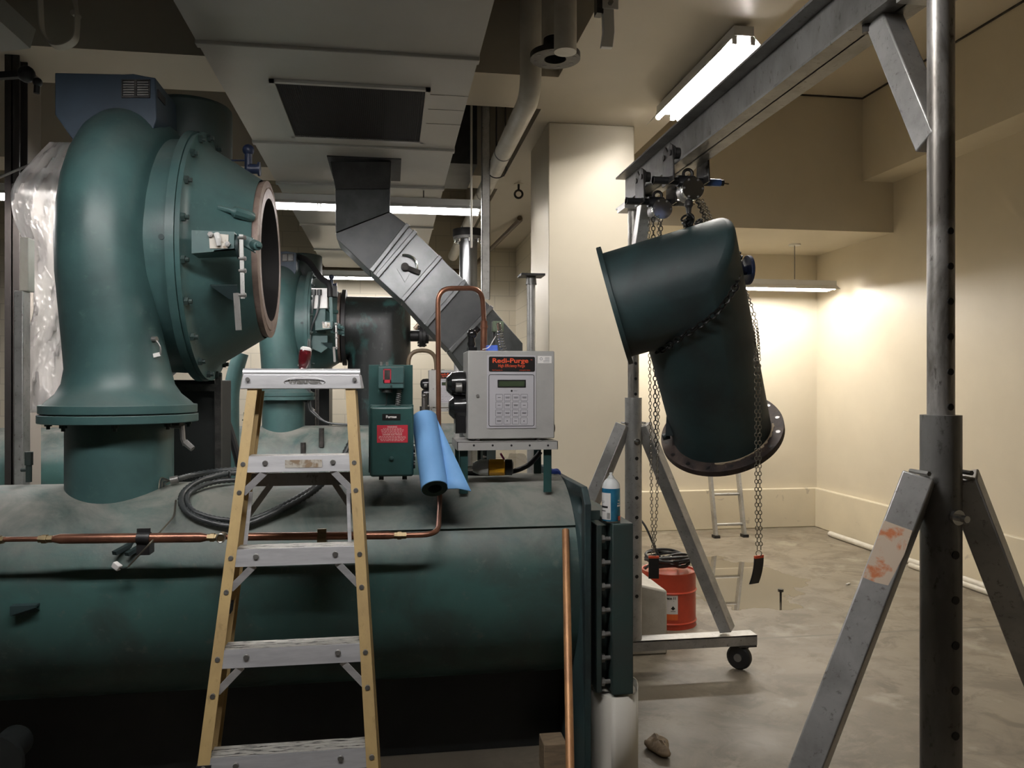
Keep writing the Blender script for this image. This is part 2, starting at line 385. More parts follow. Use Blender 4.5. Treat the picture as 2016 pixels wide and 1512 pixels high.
def scuff_mat():
    m, nt, b = nodes('cream_curb_with_peeling_paint')
    c = mixc(nt, ramp(nt, noise(nt, 5, 6, .6, .6), .64, .67), (.70, .63, .48, 1), (.47, .42, .33, 1))
    c = mixc(nt, ramp(nt, noise(nt, 1.5, 5), .4, .75), c, (.62, .56, .43, 1))
    nt.links.new(c, b.inputs['Base Color']); b.inputs['Roughness'].default_value = .6; bump(nt, b, noise(nt, 18, 4), .15); return m
M['curb'] = scuff_mat()
def sheet_mat():
    m, nt, b = nodes('cloudy_plastic_sheeting'); out = nt.nodes['Material Output']
    b.inputs['Base Color'].default_value = (.88, .87, .92, 1); b.inputs['Roughness'].default_value = .2
    t = N(nt, 'ShaderNodeBsdfTranslucent'); t.inputs[0].default_value = (.95, .92, .88, 1)
    tr = N(nt, 'ShaderNodeBsdfRefraction'); tr.inputs['Color'].default_value = (.97, .96, .95, 1); tr.inputs['Roughness'].default_value = .45; tr.inputs['IOR'].default_value = 1.18
    x = N(nt, 'ShaderNodeMixShader'); x.inputs[0].default_value = .62; nt.links.new(b.outputs[0], x.inputs[1]); nt.links.new(t.outputs[0], x.inputs[2])
    y = N(nt, 'ShaderNodeMixShader'); y.inputs[0].default_value = .3; nt.links.new(x.outputs[0], y.inputs[1]); nt.links.new(tr.outputs[0], y.inputs[2])
    nt.links.new(y.outputs[0], out.inputs[0]); bump(nt, b, noise(nt, 9, 5, .6, 1.0, (1, 1, .5)), .5, .03); return m
M['sheet'] = sheet_mat()
def bag_mat():
    m, nt, b = nodes('clear_plastic_film'); out = nt.nodes['Material Output']
    b.inputs['Base Color'].default_value = (.9, .9, .95, 1); b.inputs['Roughness'].default_value = .08
    tr = N(nt, 'ShaderNodeBsdfTransparent'); y = N(nt, 'ShaderNodeMixShader'); y.inputs[0].default_value = .76
    nt.links.new(b.outputs[0], y.inputs[1]); nt.links.new(tr.outputs[0], y.inputs[2]); nt.links.new(y.outputs[0], out.inputs[0]); bump(nt, b, noise(nt, 40, 3), .8, .02); return m
M['bag'] = bag_mat()
# ---------------------------------------------------------------- lettering
def letters(name, lines, mat, parent, org, xdir, zdir):
    """lines: (text, x, z, size, x-stretch, bold); laid in the plane org + x*xdir + z*zdir, centred on x"""
    mb = MB(); org = V(org); xdir = V(xdir).normalized(); zdir = V(zdir).normalized(); nrm = xdir.cross(zdir)
    for txt, x, z, size, sx, bold in lines:
        cu = bpy.data.curves.new('lettering', 'FONT'); cu.body = txt; cu.size = size; cu.align_x = 'CENTER'; cu.align_y = 'CENTER'; cu.offset = bold; cu.resolution_u = 3
        ob = bpy.data.objects.new('lettering', cu); COL.objects.link(ob)
        bpy.context.view_layer.update()
        me = bpy.data.meshes.new_from_object(ob.evaluated_get(bpy.context.evaluated_depsgraph_get()))
        k = mb.add([org + xdir * (x + v.co.x * sx) + zdir * (z + v.co.y) + nrm * (v.co.z) for v in me.vertices])
        for p in me.polygons: mb.face([k + i for i in p.vertices])
        bpy.data.objects.remove(ob); bpy.data.meshes.remove(me); bpy.data.curves.remove(cu)
    return mb.build(name, mat, parent, flat=True)
EXPOSURE = -0.2
# ================================================================ THE ROOM
ZC, ZB = 4.32, 3.45            # high ceiling, beam undersides
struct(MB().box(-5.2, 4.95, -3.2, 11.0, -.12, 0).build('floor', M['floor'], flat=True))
struct(MB().box(-5.2, 4.95, -3.2, 11.0, ZC + .05, ZC + .2).build('ceiling', M['ceil'], flat=True))
m = MB()                        # corrugated deck over the machine side
pts = []; x = -5.1
while x < 1.0:
    for dx, dz in ((0, 0), (.10, 0), (.13, .05), (.23, .05)): pts.append((x + dx, ZC + dz))
    x += .26
for (a, za), (b_, zb) in zip(pts, pts[1:]): m.quad((a, -3.1, za), (b_, -3.1, zb), (b_, 10.9, zb), (a, 10.9, za))
struct(m.build('ceiling_deck_panel', M['deck'], flat=True))
m = MB().box(1.94, 4.76, -3.1, 8.4, ZC, ZC + .05)
m.mi = 1; m.box(4.425, 4.44, -3.1, 6.95, ZC - .012, ZC); m.box(1.94, 4.44, 6.935, 6.95, ZC - .012, ZC); m.box(1.94, 4.44, 4.1, 4.112, ZC - .004, ZC); m.box(1.94, 4.44, 1.9, 1.912, ZC - .004, ZC)
struct(m.build('ceiling_panel', [M['ceil'], M['dsteel']], flat=True))
struct(MB().box(1.0, 1.94, -3.1, 10.9, ZB, ZC + .05).build('ceiling_main_beam', M['ceil'], flat=True))
struct(MB().box(-5.1, 1.0, 4.68, 5.24, ZB, ZC + .04).build('ceiling_front_beam', M['ceil'], flat=True))
struct(MB().box(-5.1, 1.0, 7.0, 7.45, ZB, ZC + .04).build('ceiling_rear_beam', M['ceil'], flat=True))
struct(MB().box(1.94, 4.9, 6.95, 8.5, 3.05, ZC + .05).build('ceiling_soffit_beam', M['cream'], flat=True))
struct(MB().box(4.44, 4.9, -3.1, 6.95, 3.53, ZC + .05).build('ceiling_side_beam', M['cream'], flat=True))
struct(MB().box(1.69, 4.95, 8.33, 8.45, 0, ZC + .05).build('wall_back', M['cream'], flat=True))
struct(MB().box(-5.2, 1.69, 10.7, 10.85, 0, ZC + .05).build('wall_far', M['block'], flat=True))
struct(MB().box(4.76, 4.9, -3.2, 8.33, 0, ZC + .05).build('wall_right', M['cream'], flat=True))
struct(MB().box(-5.2, -5.05, -3.2, 10.7, 0, ZC + .05).build('wall_left', M['shade'], flat=True))
struct(MB().box(-5.2, 4.9, -3.2, -3.05, 0, ZC + .05).build('wall_front', M['shade'], flat=True))
struct(MB().box(1.69, 1.80, 6.2, 10.7, 0, ZB).build('wall_partition', M['block'], flat=True))
struct(MB().box(1.10, 1.73, 5.49, 6.2, 0, ZB).build('wall_column', M['cream'], bevel=.008))
struct(MB().box(1.8, 4.76, 8.27, 8.33, 0, .435).build('baseboard_back', M['curb'], bevel=.01))
struct(MB().box(4.70, 4.76, -3.05, 8.27, 0, .435).build('baseboard_right', M['curb'], bevel=.01))
struct(MB().box(-2.22, -2.10, 5.0, 5.2, 0, ZC).build('wall_column_left', M['deck'], bevel=.01))
# ================================================================ LAMPS
def fixture(label, c, axis, L, mat, hang, group, deep=.0, n=2):
    """open strip fixture with two tubes a lamp length; c: middle of the underside"""
    c = V(c); ax = V(axis); sd = V((ax.y, ax.x, 0))
    t = thing('fluorescent_light', label, 'ceiling light', c, group)
    p0, p1 = c - ax * L / 2, c + ax * L / 2
    MB().bar(p0 + V((0, 0, .075)), p1 + V((0, 0, .075)), .11, .05).build('housing', M['white'], t, bevel=.004)
    r = MB()
    for s in (-1, 1):
        a = [p0 + sd * s * .05 + V((0, 0, .05)), p0 + sd * s * .125 + V((0, 0, .012 - deep)), p1 + sd * s * .125 + V((0, 0, .012 - deep)), p1 + sd * s * .05 + V((0, 0, .05))]
        r.prism(a, V((0, 0, .003)))
    r.bar(p0 + V((0, 0, .05)), p1 + V((0, 0, .05)), .11, .004)
    r.build('reflector', M['white'], t)
    for k in range(n):
        q0, q1 = p0 + ax * (L / n * k + .02), p0 + ax * (L / n * (k + 1) - .02)
        for s in (-1, 1):
            MB().cyl(q0 + sd * s * .05 + V((0, 0, .02)), q1 + sd * s * .05 + V((0, 0, .02)), .016, seg=12).build('tube', mat, t)
        for s in (-1, 1):
            for q, e in ((q0, -1), (q1, 1)): MB().bar(q + sd * s * .05 + V((0, 0, .028)) - ax * (e * .004), q + sd * s * .05 + V((0, 0, .028)) + ax * (e * .013), .026, .042).build('lamp_holder', M['white'], t)
    if hang:
        for s in ((-.32, .32) if n == 2 else (-.4, .4)):
            q = c + ax * L * s
            MB().cyl(q + V((0, 0, .1)), V((q.x, q.y, hang)), .005, seg=8).build('hanger_rod', M['steel'], t)
            MB().bar(q + V((0, 0, .102)) - ax * .03, q + V((0, 0, .102)) + ax * .03, .05, .012).build('hanger_clip', M['white'], t)
    return t
GL = 'strip lights over the machines'
Z1 = 2.87
fixture('strip light glowing beneath the white duct, ahead of the diagonal steel duct', (-.53, 6.15, 2.925), (1, 0, 0), 2.44, TUBE_L, 3.1, GL)
fixture('strip light whose end glows at the frame edge beyond the dark steel post', (-3.05, 6.15, 2.925), (1, 0, 0), 2.44, TUBE_L, ZC, GL)
fixture('short strip light glowing through the hanging plastic sheet', (-1.62, 4.6, 2.60), (1, 0, 0), .66, TUBE_S, None, GL, n=1)
short_lamp = [o for o in bpy.data.objects if o.get('label', '').startswith('short strip light')][0]
MB().bar((-1.85, 4.6, 2.71), (-2.085, 4.815, 2.71), .03, .02).build('wall_arm', M['steel'], short_lamp)
fixture('low far strip light over the second teal machine by the block wall', (-.53, 9.8, Z1), (1, 0, 0), 2.44, TUBE_L, 3.1, GL)
fixture('strip light high above the yellow step ladder, out of the frame', (-.53, 1.75, 2.9), (1, 0, 0), 2.44, TUBE_F, 3.1, GL)
fixture('bright strip light on the cream beam just above the grey hoist rail', (1.79, 4.43, 3.335), (0, 1, 0), 1.2, TUBE_B, ZB, 'strip lights in the empty bay', .045, n=1)
t = fixture('strip light hanging low by the far cream wall of the empty bay', (3.36, 7.68, 2.575), (1, 0, 0), 2.44, TUBE_R, 3.05, 'strip lights in the empty bay', .01)
for s in (-.32, .32): MB().cyl((3.36 + 2.44 * s, 7.68, 3.035), (3.36 + 2.44 * s, 7.68, 3.05), .06, seg=20).build('ceiling_canopy', M['white'], t)
# ================================================================ CHILLER (built once, copied behind)
YS, ZS, RS = 3.5, .763, .423   # evaporator shell
YA, ZA = 3.95, 2.195           # compressor axis
def bolt_mesh(mb, p, ax, r=.013, h=.012, stud=.02):
    p = V(p); ax = V(ax).normalized()
    mb.cyl(p, p + ax * h, r, seg=6); mb.cyl(p + ax * h, p + ax * (h + stud), r * .55, seg=8); return mb
def chiller():
    t = thing('chiller', 'big teal chiller with an open round inlet, behind the yellow step ladder', 'chiller', (-1.0, YS, 0), 'teal chillers')
    g, gd = M['green'], M['greendirty']
    MB().cyl((-4.2, YS, ZS), (.745, YS, ZS), RS, seg=96).build('shell', gd, t)
    MB().box(-4.2, .744, 3.45, 3.62, 0, .41).build('blocker_skirt', M['dark'], t)  # added dark box, hides the lit floor and keeps the underside black
    # overlay jacket on the upper shell
    pr = []
    a0, a1 = math.radians(37), math.radians(160)
    for r_ in (RS + .001, RS + .012):
        rng = [a0 + (a1 - a0) * k / 40 for k in range(41)]
        pr.append([(-.17, YS - r_ * math.cos(a), ZS + r_ * math.sin(a)) for a in rng])
    poly = pr[1] + pr[0][::-1]
    m = MB()
    i0 = m.add([V(p) for p in pr[1]]); i1 = m.add([V((.744, p[1], p[2])) for p in pr[1]]); j0 = m.add([V(p) for p in pr[0]]); j1 = m.add([V((.744, p[1], p[2])) for p in pr[0]])
    for k in range(40):
        m.face((i0 + k, i0 + k + 1, i1 + k + 1, i1 + k)); m.face((j0 + k, j1 + k, j1 + k + 1, j0 + k + 1))
        m.face((i0 + k, j0 + k, j0 + k + 1, i0 + k + 1)); m.face((i1 + k, i1 + k + 1, j1 + k + 1, j1 + k))
    for k in (0, 40): m.face((i0 + k, i1 + k, j1 + k, j0 + k))
    m.build('shell_jacket', gd, t)
    # tube sheet with a lifting hole
    y0, y1, z1 = 3.0, 4.0, 1.193
    out = [(y0, 0), (y0, z1 - .06), (y0 + .06, z1), (y1 - .06, z1), (y1, z1 - .06), (y1, 0)]
    bm_pts = [V((.745, a, b)) for a, b in out]
    o = MB().prism(bm_pts, (.026, 0, 0)).build('end_plate', M['dgreen'], t, bevel=.003)
    cut = MB().cyl((.6, 3.075, 1.118), (.9, 3.075, 1.118), .036, seg=24).build('end_plate_hole', M['dgreen'])
    me = o.data
    md = o.modifiers.new('hole', 'BOOLEAN'); md.object = cut; md.operation = 'DIFFERENCE'
    bpy.context.view_layer.update()
    nm = bpy.data.meshes.new_from_object(o.evaluated_get(bpy.context.evaluated_depsgraph_get()))
    o.modifiers.clear(); o.data = nm; bpy.data.objects.remove(cut)
    # water box with studs
    wb = M['wgreen']
    MB().box(.771, .80, 3.1, 3.9, .40, 1.03).build('water_box_neck', M['black'], t)
    MB().box(.80, .822, 3.03, 3.97, .385, 1.045).build('water_box_flange', wb, t, bevel=.003)
    m = MB().box(.862, .947, 3.02, 3.98, .375, 1.05); m.mi = 0; m.box(.822, .862, 3.10, 3.9, .40, 1.03)
    m.build('water_box', wb, t, bevel=.004)
    for k in range(7):
        z = .985 - k * .0945
        m = MB().cyl((.822, 3.055, z), (.862, 3.055, z), .009, seg=10); m.cyl((.822, 3.055, z), (.838, 3.055, z), .017, seg=6)
        m.build('stud', M['steel'], t)
    MB().box(.79, .845, 3.14, 3.24, 1.045, 1.085).build('vent_block', M['wgreen'], t, bevel=.003)
    MB().box(-2.2, -1.9, 3.2, 3.8, 0, .45).build('saddle', M['dark'], t)
    MB().cyl((-1.38, 3.02, .27), (-1.38, 3.2, .27), .06, seg=24).build('drain_pipe', M['dark'], t)
    MB().cyl((-1.38, 3.0, .27), (-1.38, 3.025, .27), .105, seg=32).build('drain_flange', M['dark'], t)
    # discharge neck and flanges
    MB().cyl((-1.11, YS, .95), (-1.11, YS, 1.445), .205, seg=64).build('discharge_neck', g, t)
    MB().cyl((-1.6, 4.28, .56), (.55, 4.28, .56), .44, seg=64).build('blocker_shell', M['dgreen'], t)  # added unseen cylinder, blocks light from the floor below the main shell
    m = MB().cyl((-1.11, YS, 1.443), (-1.11, YS, 1.477), .302, seg=64); m.cyl((-1.11, YS, 1.481), (-1.11, YS, 1.516), .298, seg=64); m.cyl((-1.11, YS, 1.476), (-1.11, YS, 1.482), .285, seg=64)
    m.build('discharge_flange', g, t, bevel=.003)
    for k in range(8):
        a = 2 * PI * (k + .3) / 8; bolt_mesh(MB(), (-1.11 + .262 * math.cos(a), YS + .262 * math.sin(a), 1.443), (0, 0, -1), .014, .014, .012).build('flange_bolt', M['dgreen'], t)
    # volute: flared foot rising into the scroll
    secs = [(-1.11, 3.5, 1.514, .285, .285), (-1.11, 3.5, 1.53, .27, .272), (-1.112, 3.5, 1.56, .236, .24), (-1.114, 3.5, 1.60, .212, .22), (-1.116, 3.5, 1.66, .2, .21), (-1.128, 3.49, 1.76, .192, .205), (-1.145, 3.475, 1.9, .182, .2), (-1.16, 3.465, 2.05, .177, .198), (-1.165, 3.465, 2.2, .176, .196)]
    R = .485; rr = []
    for x, y, z, a, b in secs:
        rr.append([V((x + a * math.cos(2 * PI * j / 48), y + b * math.sin(2 * PI * j / 48), z)) for j in range(48)])
    for k in range(1, 25):
        th = PI * 1.75 * k / 24; s = 1 - .5 * max(0, k - 9) / 15
        c = V((-1.165 + .02 * min(k, 9) / 9, YA - R * math.cos(th), ZA + R * math.sin(th))); rad = V((0, -math.cos(th), math.sin(th)))
        rr.append([c + V(((.176 + .012 * min(k, 9) / 9) * s * math.cos(2 * PI * j / 48), 0, 0)) + rad * (-.196 * s * math.sin(2 * PI * j / 48)) for j in range(48)])
    MB().rings(rr).build('volute', g, t, ang=60)
    # housing drum, bolted ring, suction cone, inlet ring
    AX = (1, 0, 0); O = (0, YA, ZA)
    MB().lathe([(.2, -1.3), (.46, -1.28), (.5, -1.24), (.54, -1.02), (.545, -.905)], O, AX, 96, cap0=True, cap1=True).build('compressor_housing', g, t)
    MB().lathe([(.55, -.902), (.582, -.902), (.582, -.868), (.55, -.868)], O, AX, 96, closed=True).build('joint_ring', g, t, ang=30)
    MB().lathe([(.575, -.866), (.578, -.846), (.535, -.84), (.51, -.82), (.375, -.60)], O, AX, 96, cap0=True).build('suction_cone', g, t)
    for k in range(20):
        a = 2 * PI * (k + .5) / 20
        bolt_mesh(MB(), (-.845, YA + .556 * math.cos(a), ZA + .556 * math.sin(a)), AX, .018, .016, .014).build('joint_bolt', M['wgreen'], t)
    MB().lathe([(.366, -.605), (.370, -.588), (.372, -.575), (.345, -.570), (.338, -.577), (.335, -.571), (.292, -.571), (.290, -.60), (.36, -.60)], O, AX, 96).build('inlet_ring', M['primer'], t)
    MB().lathe([(.2895, -.5725), (.275, -1.0), (.05, -1.0)], O, AX, 64, cap1=True).build('inlet_bore', M['inside'], t)
        # cast rib on the cone
    a, b = atY(424, 405, 3.49), atY(498, 428, 3.60)
    MB().tube(smooth_path([a + V((0, .04, 0)), a.lerp(b, .5), b], 5), [.012] * 5 + [.026] * 5 + [.02], 10).build('cone_rib', g, t)
    # bracket plate and vane linkage in front of the cone
    P = lambda px, py, y=3.33: atY(px, py, y)
    br = MB(); q = [P(377, 456), P(461, 459), P(461, 492), P(377, 499)]; br.prism(q, (0, .012, 0)); br.hexa([q[3], q[2], q[2] + V((0, .17, 0)), q[3] + V((0, .12, 0)), q[3] + V((0, 0, .006)), q[2] + V((0, 0, .006)), q[2] + V((0, .17, .006)), q[3] + V((0, .12, .006))])
    br.hexa([q[0], q[1], q[1] + V((0, .17, 0)), q[0] + V((0, .12, 0)), q[0] + V((0, 0, .006)), q[1] + V((0, 0, .006)), q[1] + V((0, .17, .006)), q[0] + V((0, .12, .006))]).build('linkage_bracket', g, t)
    sh = MB().prism([P(411, 459, 3.326), P(450, 462, 3.326), P(449, 489, 3.326), P(413, 489, 3.326)], (0, .004, 0)).build('bracket_worn_plate', M['oldlabel'], t)
    for px, py in ((415, 462), (449, 481)): bolt_mesh(MB(), P(px, py, 3.325), (0, -1, 0), .011, .012, .004).build('bracket_bolt', M['steel'], t)
    MB().tube([P(426, 460, 3.315), P(429, 470, 3.31), P(431, 483, 3.318)], [.012, .012, .009], 8).build('bracket_pin', M['tapewhite'], t)
    pv = MB().prism([P(468, 459, 3.30), P(497, 467, 3.30), P(499, 495, 3.30), P(480, 484, 3.30), P(470, 480, 3.30)], (0, .06, 0)); pv.cyl(P(498, 482, 3.33), P(508, 484, 3.27), .024, .018, seg=16); pv.cyl(P(504, 484, 3.28), P(511, 482, 3.26), .010, seg=12)
    pv.build('pivot_block', g, t, bevel=.003)
    MB().cyl(P(468, 486, 3.36), P(473, 486, 3.36), .05, seg=24).build('pivot_disc', M['dgreen'], t)
    MB().bar(P(475, 462, 3.27), P(478, 588, 3.27), .015, .008, (0, 1, 0)).build('linkage_arm', M['leg'], t)
    MB().bar(P(465, 577, 3.28), P(470, 650, 3.28), .022, .010, (0, 1, 0)).build('linkage_lever', M['steel'], t)
    for py in (468, 509, 533, 581): m = MB().cyl(P(468 if py < 500 else 470, py, 3.265), P(485, py, 3.265), .006, seg=8); m.cyl(P(480, py, 3.265), P(484, py, 3.265), .010, seg=6); m.build('linkage_bolt', M['steel'], t)
    MB().hexa([P(414, 563, 3.42), P(467, 562, 3.42), P(467, 595, 3.45), P(450, 588, 3.45), P(414, 560, 3.5), P(467, 560, 3.5), P(467, 575, 3.58), P(450, 575, 3.58)]).build('cone_lug', M['dgreen'], t)
    # terminal hood with louvre vents, and rear cylinder
    y = 3.62
    hp = [P(108, 225, y), P(108, 143, y), P(243, 146, y), P(262, 145, y), P(286, 150, y), P(306, 153, y), P(308, 235, y), P(290, 285, y), P(150, 285, y)]
    MB().prism(hp, (0, .34, 0)).build('terminal_hood', M['navy'], t, bevel=.004)
    fr = MB()
    vx = lambda a, b: P(a, b, 3.612)
    for (a, b, c, d) in ((239, 295, 156, 158), (239, 295, 189, 192), (239, 241, 156, 192), (293, 295, 156, 192), (264, 269, 156, 192)): fr.prism([vx(a, c), vx(b, c), vx(b, d), vx(a, d)], (0, .008, 0))
    fr.mi = 1; fr.prism([vx(240, 157), vx(294, 157), vx(294, 191), vx(240, 191)], (0, .012, 0)) if False else None
    fr.build('vent_frame', M['dsteel'], t)
    for k in range(6):
        for a, b in ((242, 264), (270, 292)):
            yy = 160 + k * 5; MB().hexa([vx(a, yy), vx(b, yy), vx(b, yy + 3), vx(a, yy + 3), vx(a, yy) + V((0, .01, .006)), vx(b, yy) + V((0, .01, .006)), vx(b, yy + 3) + V((0, .01, .006)), vx(a, yy + 3) + V((0, .01, .006))]).build('louvre', M['steel'], t)
    s0 = atX(311, 176, hp[5].x + .004); s1 = atX(325, 208, hp[5].x + .004)
    MB().box(hp[5].x, hp[5].x + .006, s0.y, s1.y, s1.z, s0.z).build('side_window', M['black'], t)
    MB().cyl((-.99, 4.15, 2.62), (-.99, 4.15, 2.98), .2, seg=40).build('gas_dome', M['wgreen'], t, bevel=.02, seg=3)
    # dark blue valve standing on the cone
    c = atY(489, 320, 3.98)
    m = MB().cyl(c + V((0, 0, -.08)), c + V((0, 0, .04)), .018, seg=12); m.ball(c + V((0, 0, .06)), .028); m.cyl(c + V((.0, 0, -.03)), c + V((.05, 0, -.03)), .024, seg=12); m.cyl(c + V((.045, 0, -.03)), c + V((.055, 0, -.03)), .034, seg=16); m.cyl(c + V((-.12, 0, .005)), c + V((0, 0, .01)), .004, seg=6); m.cyl(c + V((0, 0, -.10)), c + V((0, 0, -.06)), .03, seg=12)
    m.build('vent_valve', M['navyvalve'], t)
    MB().cyl(atY(319, 467, YA - .535), atY(319, 467, YA - .535) + V((.0, -.012, .0)), .012, seg=12).build('sight_plug', M['dgreen'], t)
    # small fitting hanging off the volute
    f = atY(306, 668, 3.40); m = MB().cyl(f + V((-.06, .02, 0)), f + V((.006, 0, 0)), .012, seg=12)
    m.tube(smooth_path([f, f + V((.018, 0, -.03)), f + V((.018, 0, -.06)), f + V((.004, 0, -.07))], 5), .004, 6)
    m.mi = 1; m.bar(f + V((-.012, 0, -.068)), f + V((.018, 0, -.06)), .012, .016); m.build('sensor_plug', [M['steel'], M['labelwhite']], t)
    # black starter cabinet, frame post
    MB().box(-1.12, -.86, 4.1, 4.5, .9, 1.62).build('starter_cabinet', M['dark'], t, bevel=.004)
    p = atY(430, 735, 4.05); MB().box(p.x - .014, p.x + .014, 4.04, 4.07, 1.13, p.z).build('frame_post', M['dsteel'], t)
    a = atY(340, 770, 4.05); MB().box(a.x, p.x, 4.045, 4.075, a.z, a.z + .035).build('frame_rail', M['dsteel'], t)
    # service valve under the flange
    s = atY(358, 838, 3.42); m = MB().cyl(s + V((-.05, .05, 0)), s, .014, seg=10); m.tube([s, s + V((.004, 0, -.055)), s + V((.014, 0, -.08))], .011, 8); m.cyl(s + V((.012, 0, -.068)), s + V((.045, -.01, -.095)), .014, .012, seg=10)
    m.build('service_valve', M['steel'], t)
    # small angle bracket and stubs on the shell
    e = on_cyl(52, 1190, V((0, YS, ZS)), V((1, 0, 0)), RS)
    m = MB().box(e.x - .04, e.x + .045, e.y - .035, e.y + .03, e.z - .004, e.z + .004); m.prism([e + V((-.04, -.035, -.004)), e + V((-.04, -.035, -.03)), e + V((.045, .01, -.03)), e + V((.045, -.035, -.004))], (0, .004, 0)); m.build('shell_tab', M['dgreen'], t)
    e = on_cyl(57, 944, V((0, YS, ZS)), V((1, 0, 0)), RS); m = MB().cyl(e + V((0, 0, -.01)), e + V((0, 0, .06)), .012, seg=12); m.cyl(e + V((0, 0, .06)), e + V((0, 0, .115)), .017, seg=8); m.cyl(e + V((-.03, 0, .04)), e + V((0, 0, .04)), .008, seg=8); m.build('shell_stub', M['wgreen'], t)
    return t
ch = chiller()
SHELLC, SHELLX = V((0, YS, ZS)), V((1, 0, 0))
rear = dup(ch, (.06, 4.6, 0), 'second teal chiller beyond the first, with a wet black elbow on its inlet')
# parts only the rear machine shows
AXR = V((1, 0, 0))
def elbow(mb, c, u, l, Ru, Rl, Lu, Ll, seg=64, seam=.2):
    """mitred pipe elbow: u, l = directions from the corner c along each leg"""
    u, l = V(u).normalized(), V(l).normalized(); k = seam * Ru
    m_ = (u + l).normalized(); out = []
    n_ax = u.cross(l).normalized()
    e_u = n_ax.cross(u); e_l = n_ax.cross(-l)
    def ringpts(base, ax, e1, r, pn=None, pp=None):
        q = []
        for j in range(seg):
            a = 2 * PI * j / seg; p = base + (e1 * math.cos(a) + n_ax * math.sin(a)) * r
            if pn is not None: p = p + ax * ((pp - p).dot(pn) / ax.dot(pn))
            q.append(p)
        return q
    c1, c2 = c + u * k, c + l * k; md = (c2 - c1).normalized()
    R1 = ringpts(c + u * Lu, u, e_u, Ru)
    R2 = ringpts(c, u, e_u, Ru, (u - md).normalized() , c1)
    R3 = ringpts(c, l, e_l, Rl, (l + md).normalized(), c2)
    R4 = ringpts(c + l * Ll, l, e_l, Rl)
    RM = ringpts(c, u, e_u, Ru, (u - l).normalized(), c)
    mb.rings([R1, RM, R4], cap0=False, cap1=False); return R1, R4
Q0 = lambda px, py: atY(px, py, 9.2)
ec = V((.06 - .16 + .0 + .02, YA + 4.6, ZA)); ec.x = -.12
m = MB(); elbow(m, V((-.12, YA + 4.6, ZA)), (-1, 0, 0), (0, 0, -1), .33, .33, .36, 1.1, 64); m.build('inlet_elbow', M['sweat'], rear, bevel=.02, ang=50)
MB().box(Q0(612, 840).x, Q0(648, 840).x, 9.2, 9.7, 0, Q0(612, 700).z).build('control_cabinet', M['dark'], rear)
MB().lathe([(.30, 0), (.40, 0), (.40, .04), (.30, .04)], (-.50, YA + 4.6, ZA), (1, 0, 0), 64, closed=True).build('elbow_flange', M['black'], rear)
x = .21; zc_ = 1.6 + (756 - 662) / 1560 * 8.55
m = MB().cyl((x - .03, YA + 4.6, zc_), (.34, YA + 4.6, zc_), .06, seg=20); m.cyl((.30, YA + 4.6, zc_), (.33, YA + 4.6, zc_), .12, seg=24); m.cyl((.335, YA + 4.6, zc_), (.365, YA + 4.6, zc_), .12, seg=24); m.cyl((.365, YA + 4.6, zc_), (.40, YA + 4.6, zc_), .08, seg=20)
for k in range(8): a = PI / 4 * k; m.cyl((.285, YA + 4.6 + .1 * math.cos(a), zc_ + .1 * math.sin(a)), (.38, YA + 4.6 + .1 * math.cos(a), zc_ + .1 * math.sin(a)), .012, seg=6)
m.build('branch_flange', M['black'], rear)
MB().cyl((.40, YA + 4.6, zc_), (.95, YA + 4.6, zc_), .058, seg=24).build('branch_pipe', M['steel'], rear)
Q = lambda px, py, y=8.05: atY(px, py, y)
bx = MB().prism([Q(613, 567), Q(645, 567), Q(645, 607), Q(613, 608)], (0, .12, 0)); bx.build('actuator_box', M['tapewhite'], rear, bevel=.006)
for px in (618, 629):
    m = MB().cyl(Q(px, 570, 8.02), Q(px, 581, 8.02), .022, seg=12); m.tube(smooth_path([Q(px, 580, 8.02), Q(px - 3, 610, 8.02), Q(609 + (px - 618) * .3, 650, 8.02), Q(607 + (px - 618) * .3, 680, 8.0), Q(606 + (px - 618) * .4, 790, 8.0), Q(618 + (px - 618) * .4, 815, 8.0), Q(645, 832, 8.0), Q(685, 836, 8.0)], 6), .011, 8); m.build('sensor_cable', M['conduit'], rear)
m = MB().prism([Q(621, 608), Q(641, 608), Q(641, 655), Q(621, 655)], (0, .15, 0)); m.prism([Q(612, 660), Q(645, 660), Q(645, 686), Q(632, 695), Q(612, 686)], (0, .1, 0)); m.build('actuator_bracket', M['green'], rear, bevel=.005)
m = MB().bar(Q(651, 585, 8.0), Q(653, 637, 8.0), .03, .02, (0, 1, 0)); m.cyl(Q(652, 650, 8.0), Q(678, 655, 8.0), .03, seg=12); m.box(Q(674, 650).x, Q(679, 650).x, 7.98, 8.02, Q(674, 662).z, Q(674, 646).z); m.build('vane_linkage', M['green'], rear)
m = MB().tube(smooth_path([Q(548, 502, 8.4), Q(600, 510, 8.3), Q(630, 545, 8.1), Q(648, 560, 8.03), Q(650, 585, 8.0)], 6), .03, 8); m.build('power_cable', M['black'], rear)
m = MB().box(Q(650, 580).x, Q(664, 580).x, 8.0, 8.1, Q(650, 585).z, Q(650, 563).z); m.build('junction_box', M['dark'], rear, bevel=.004)
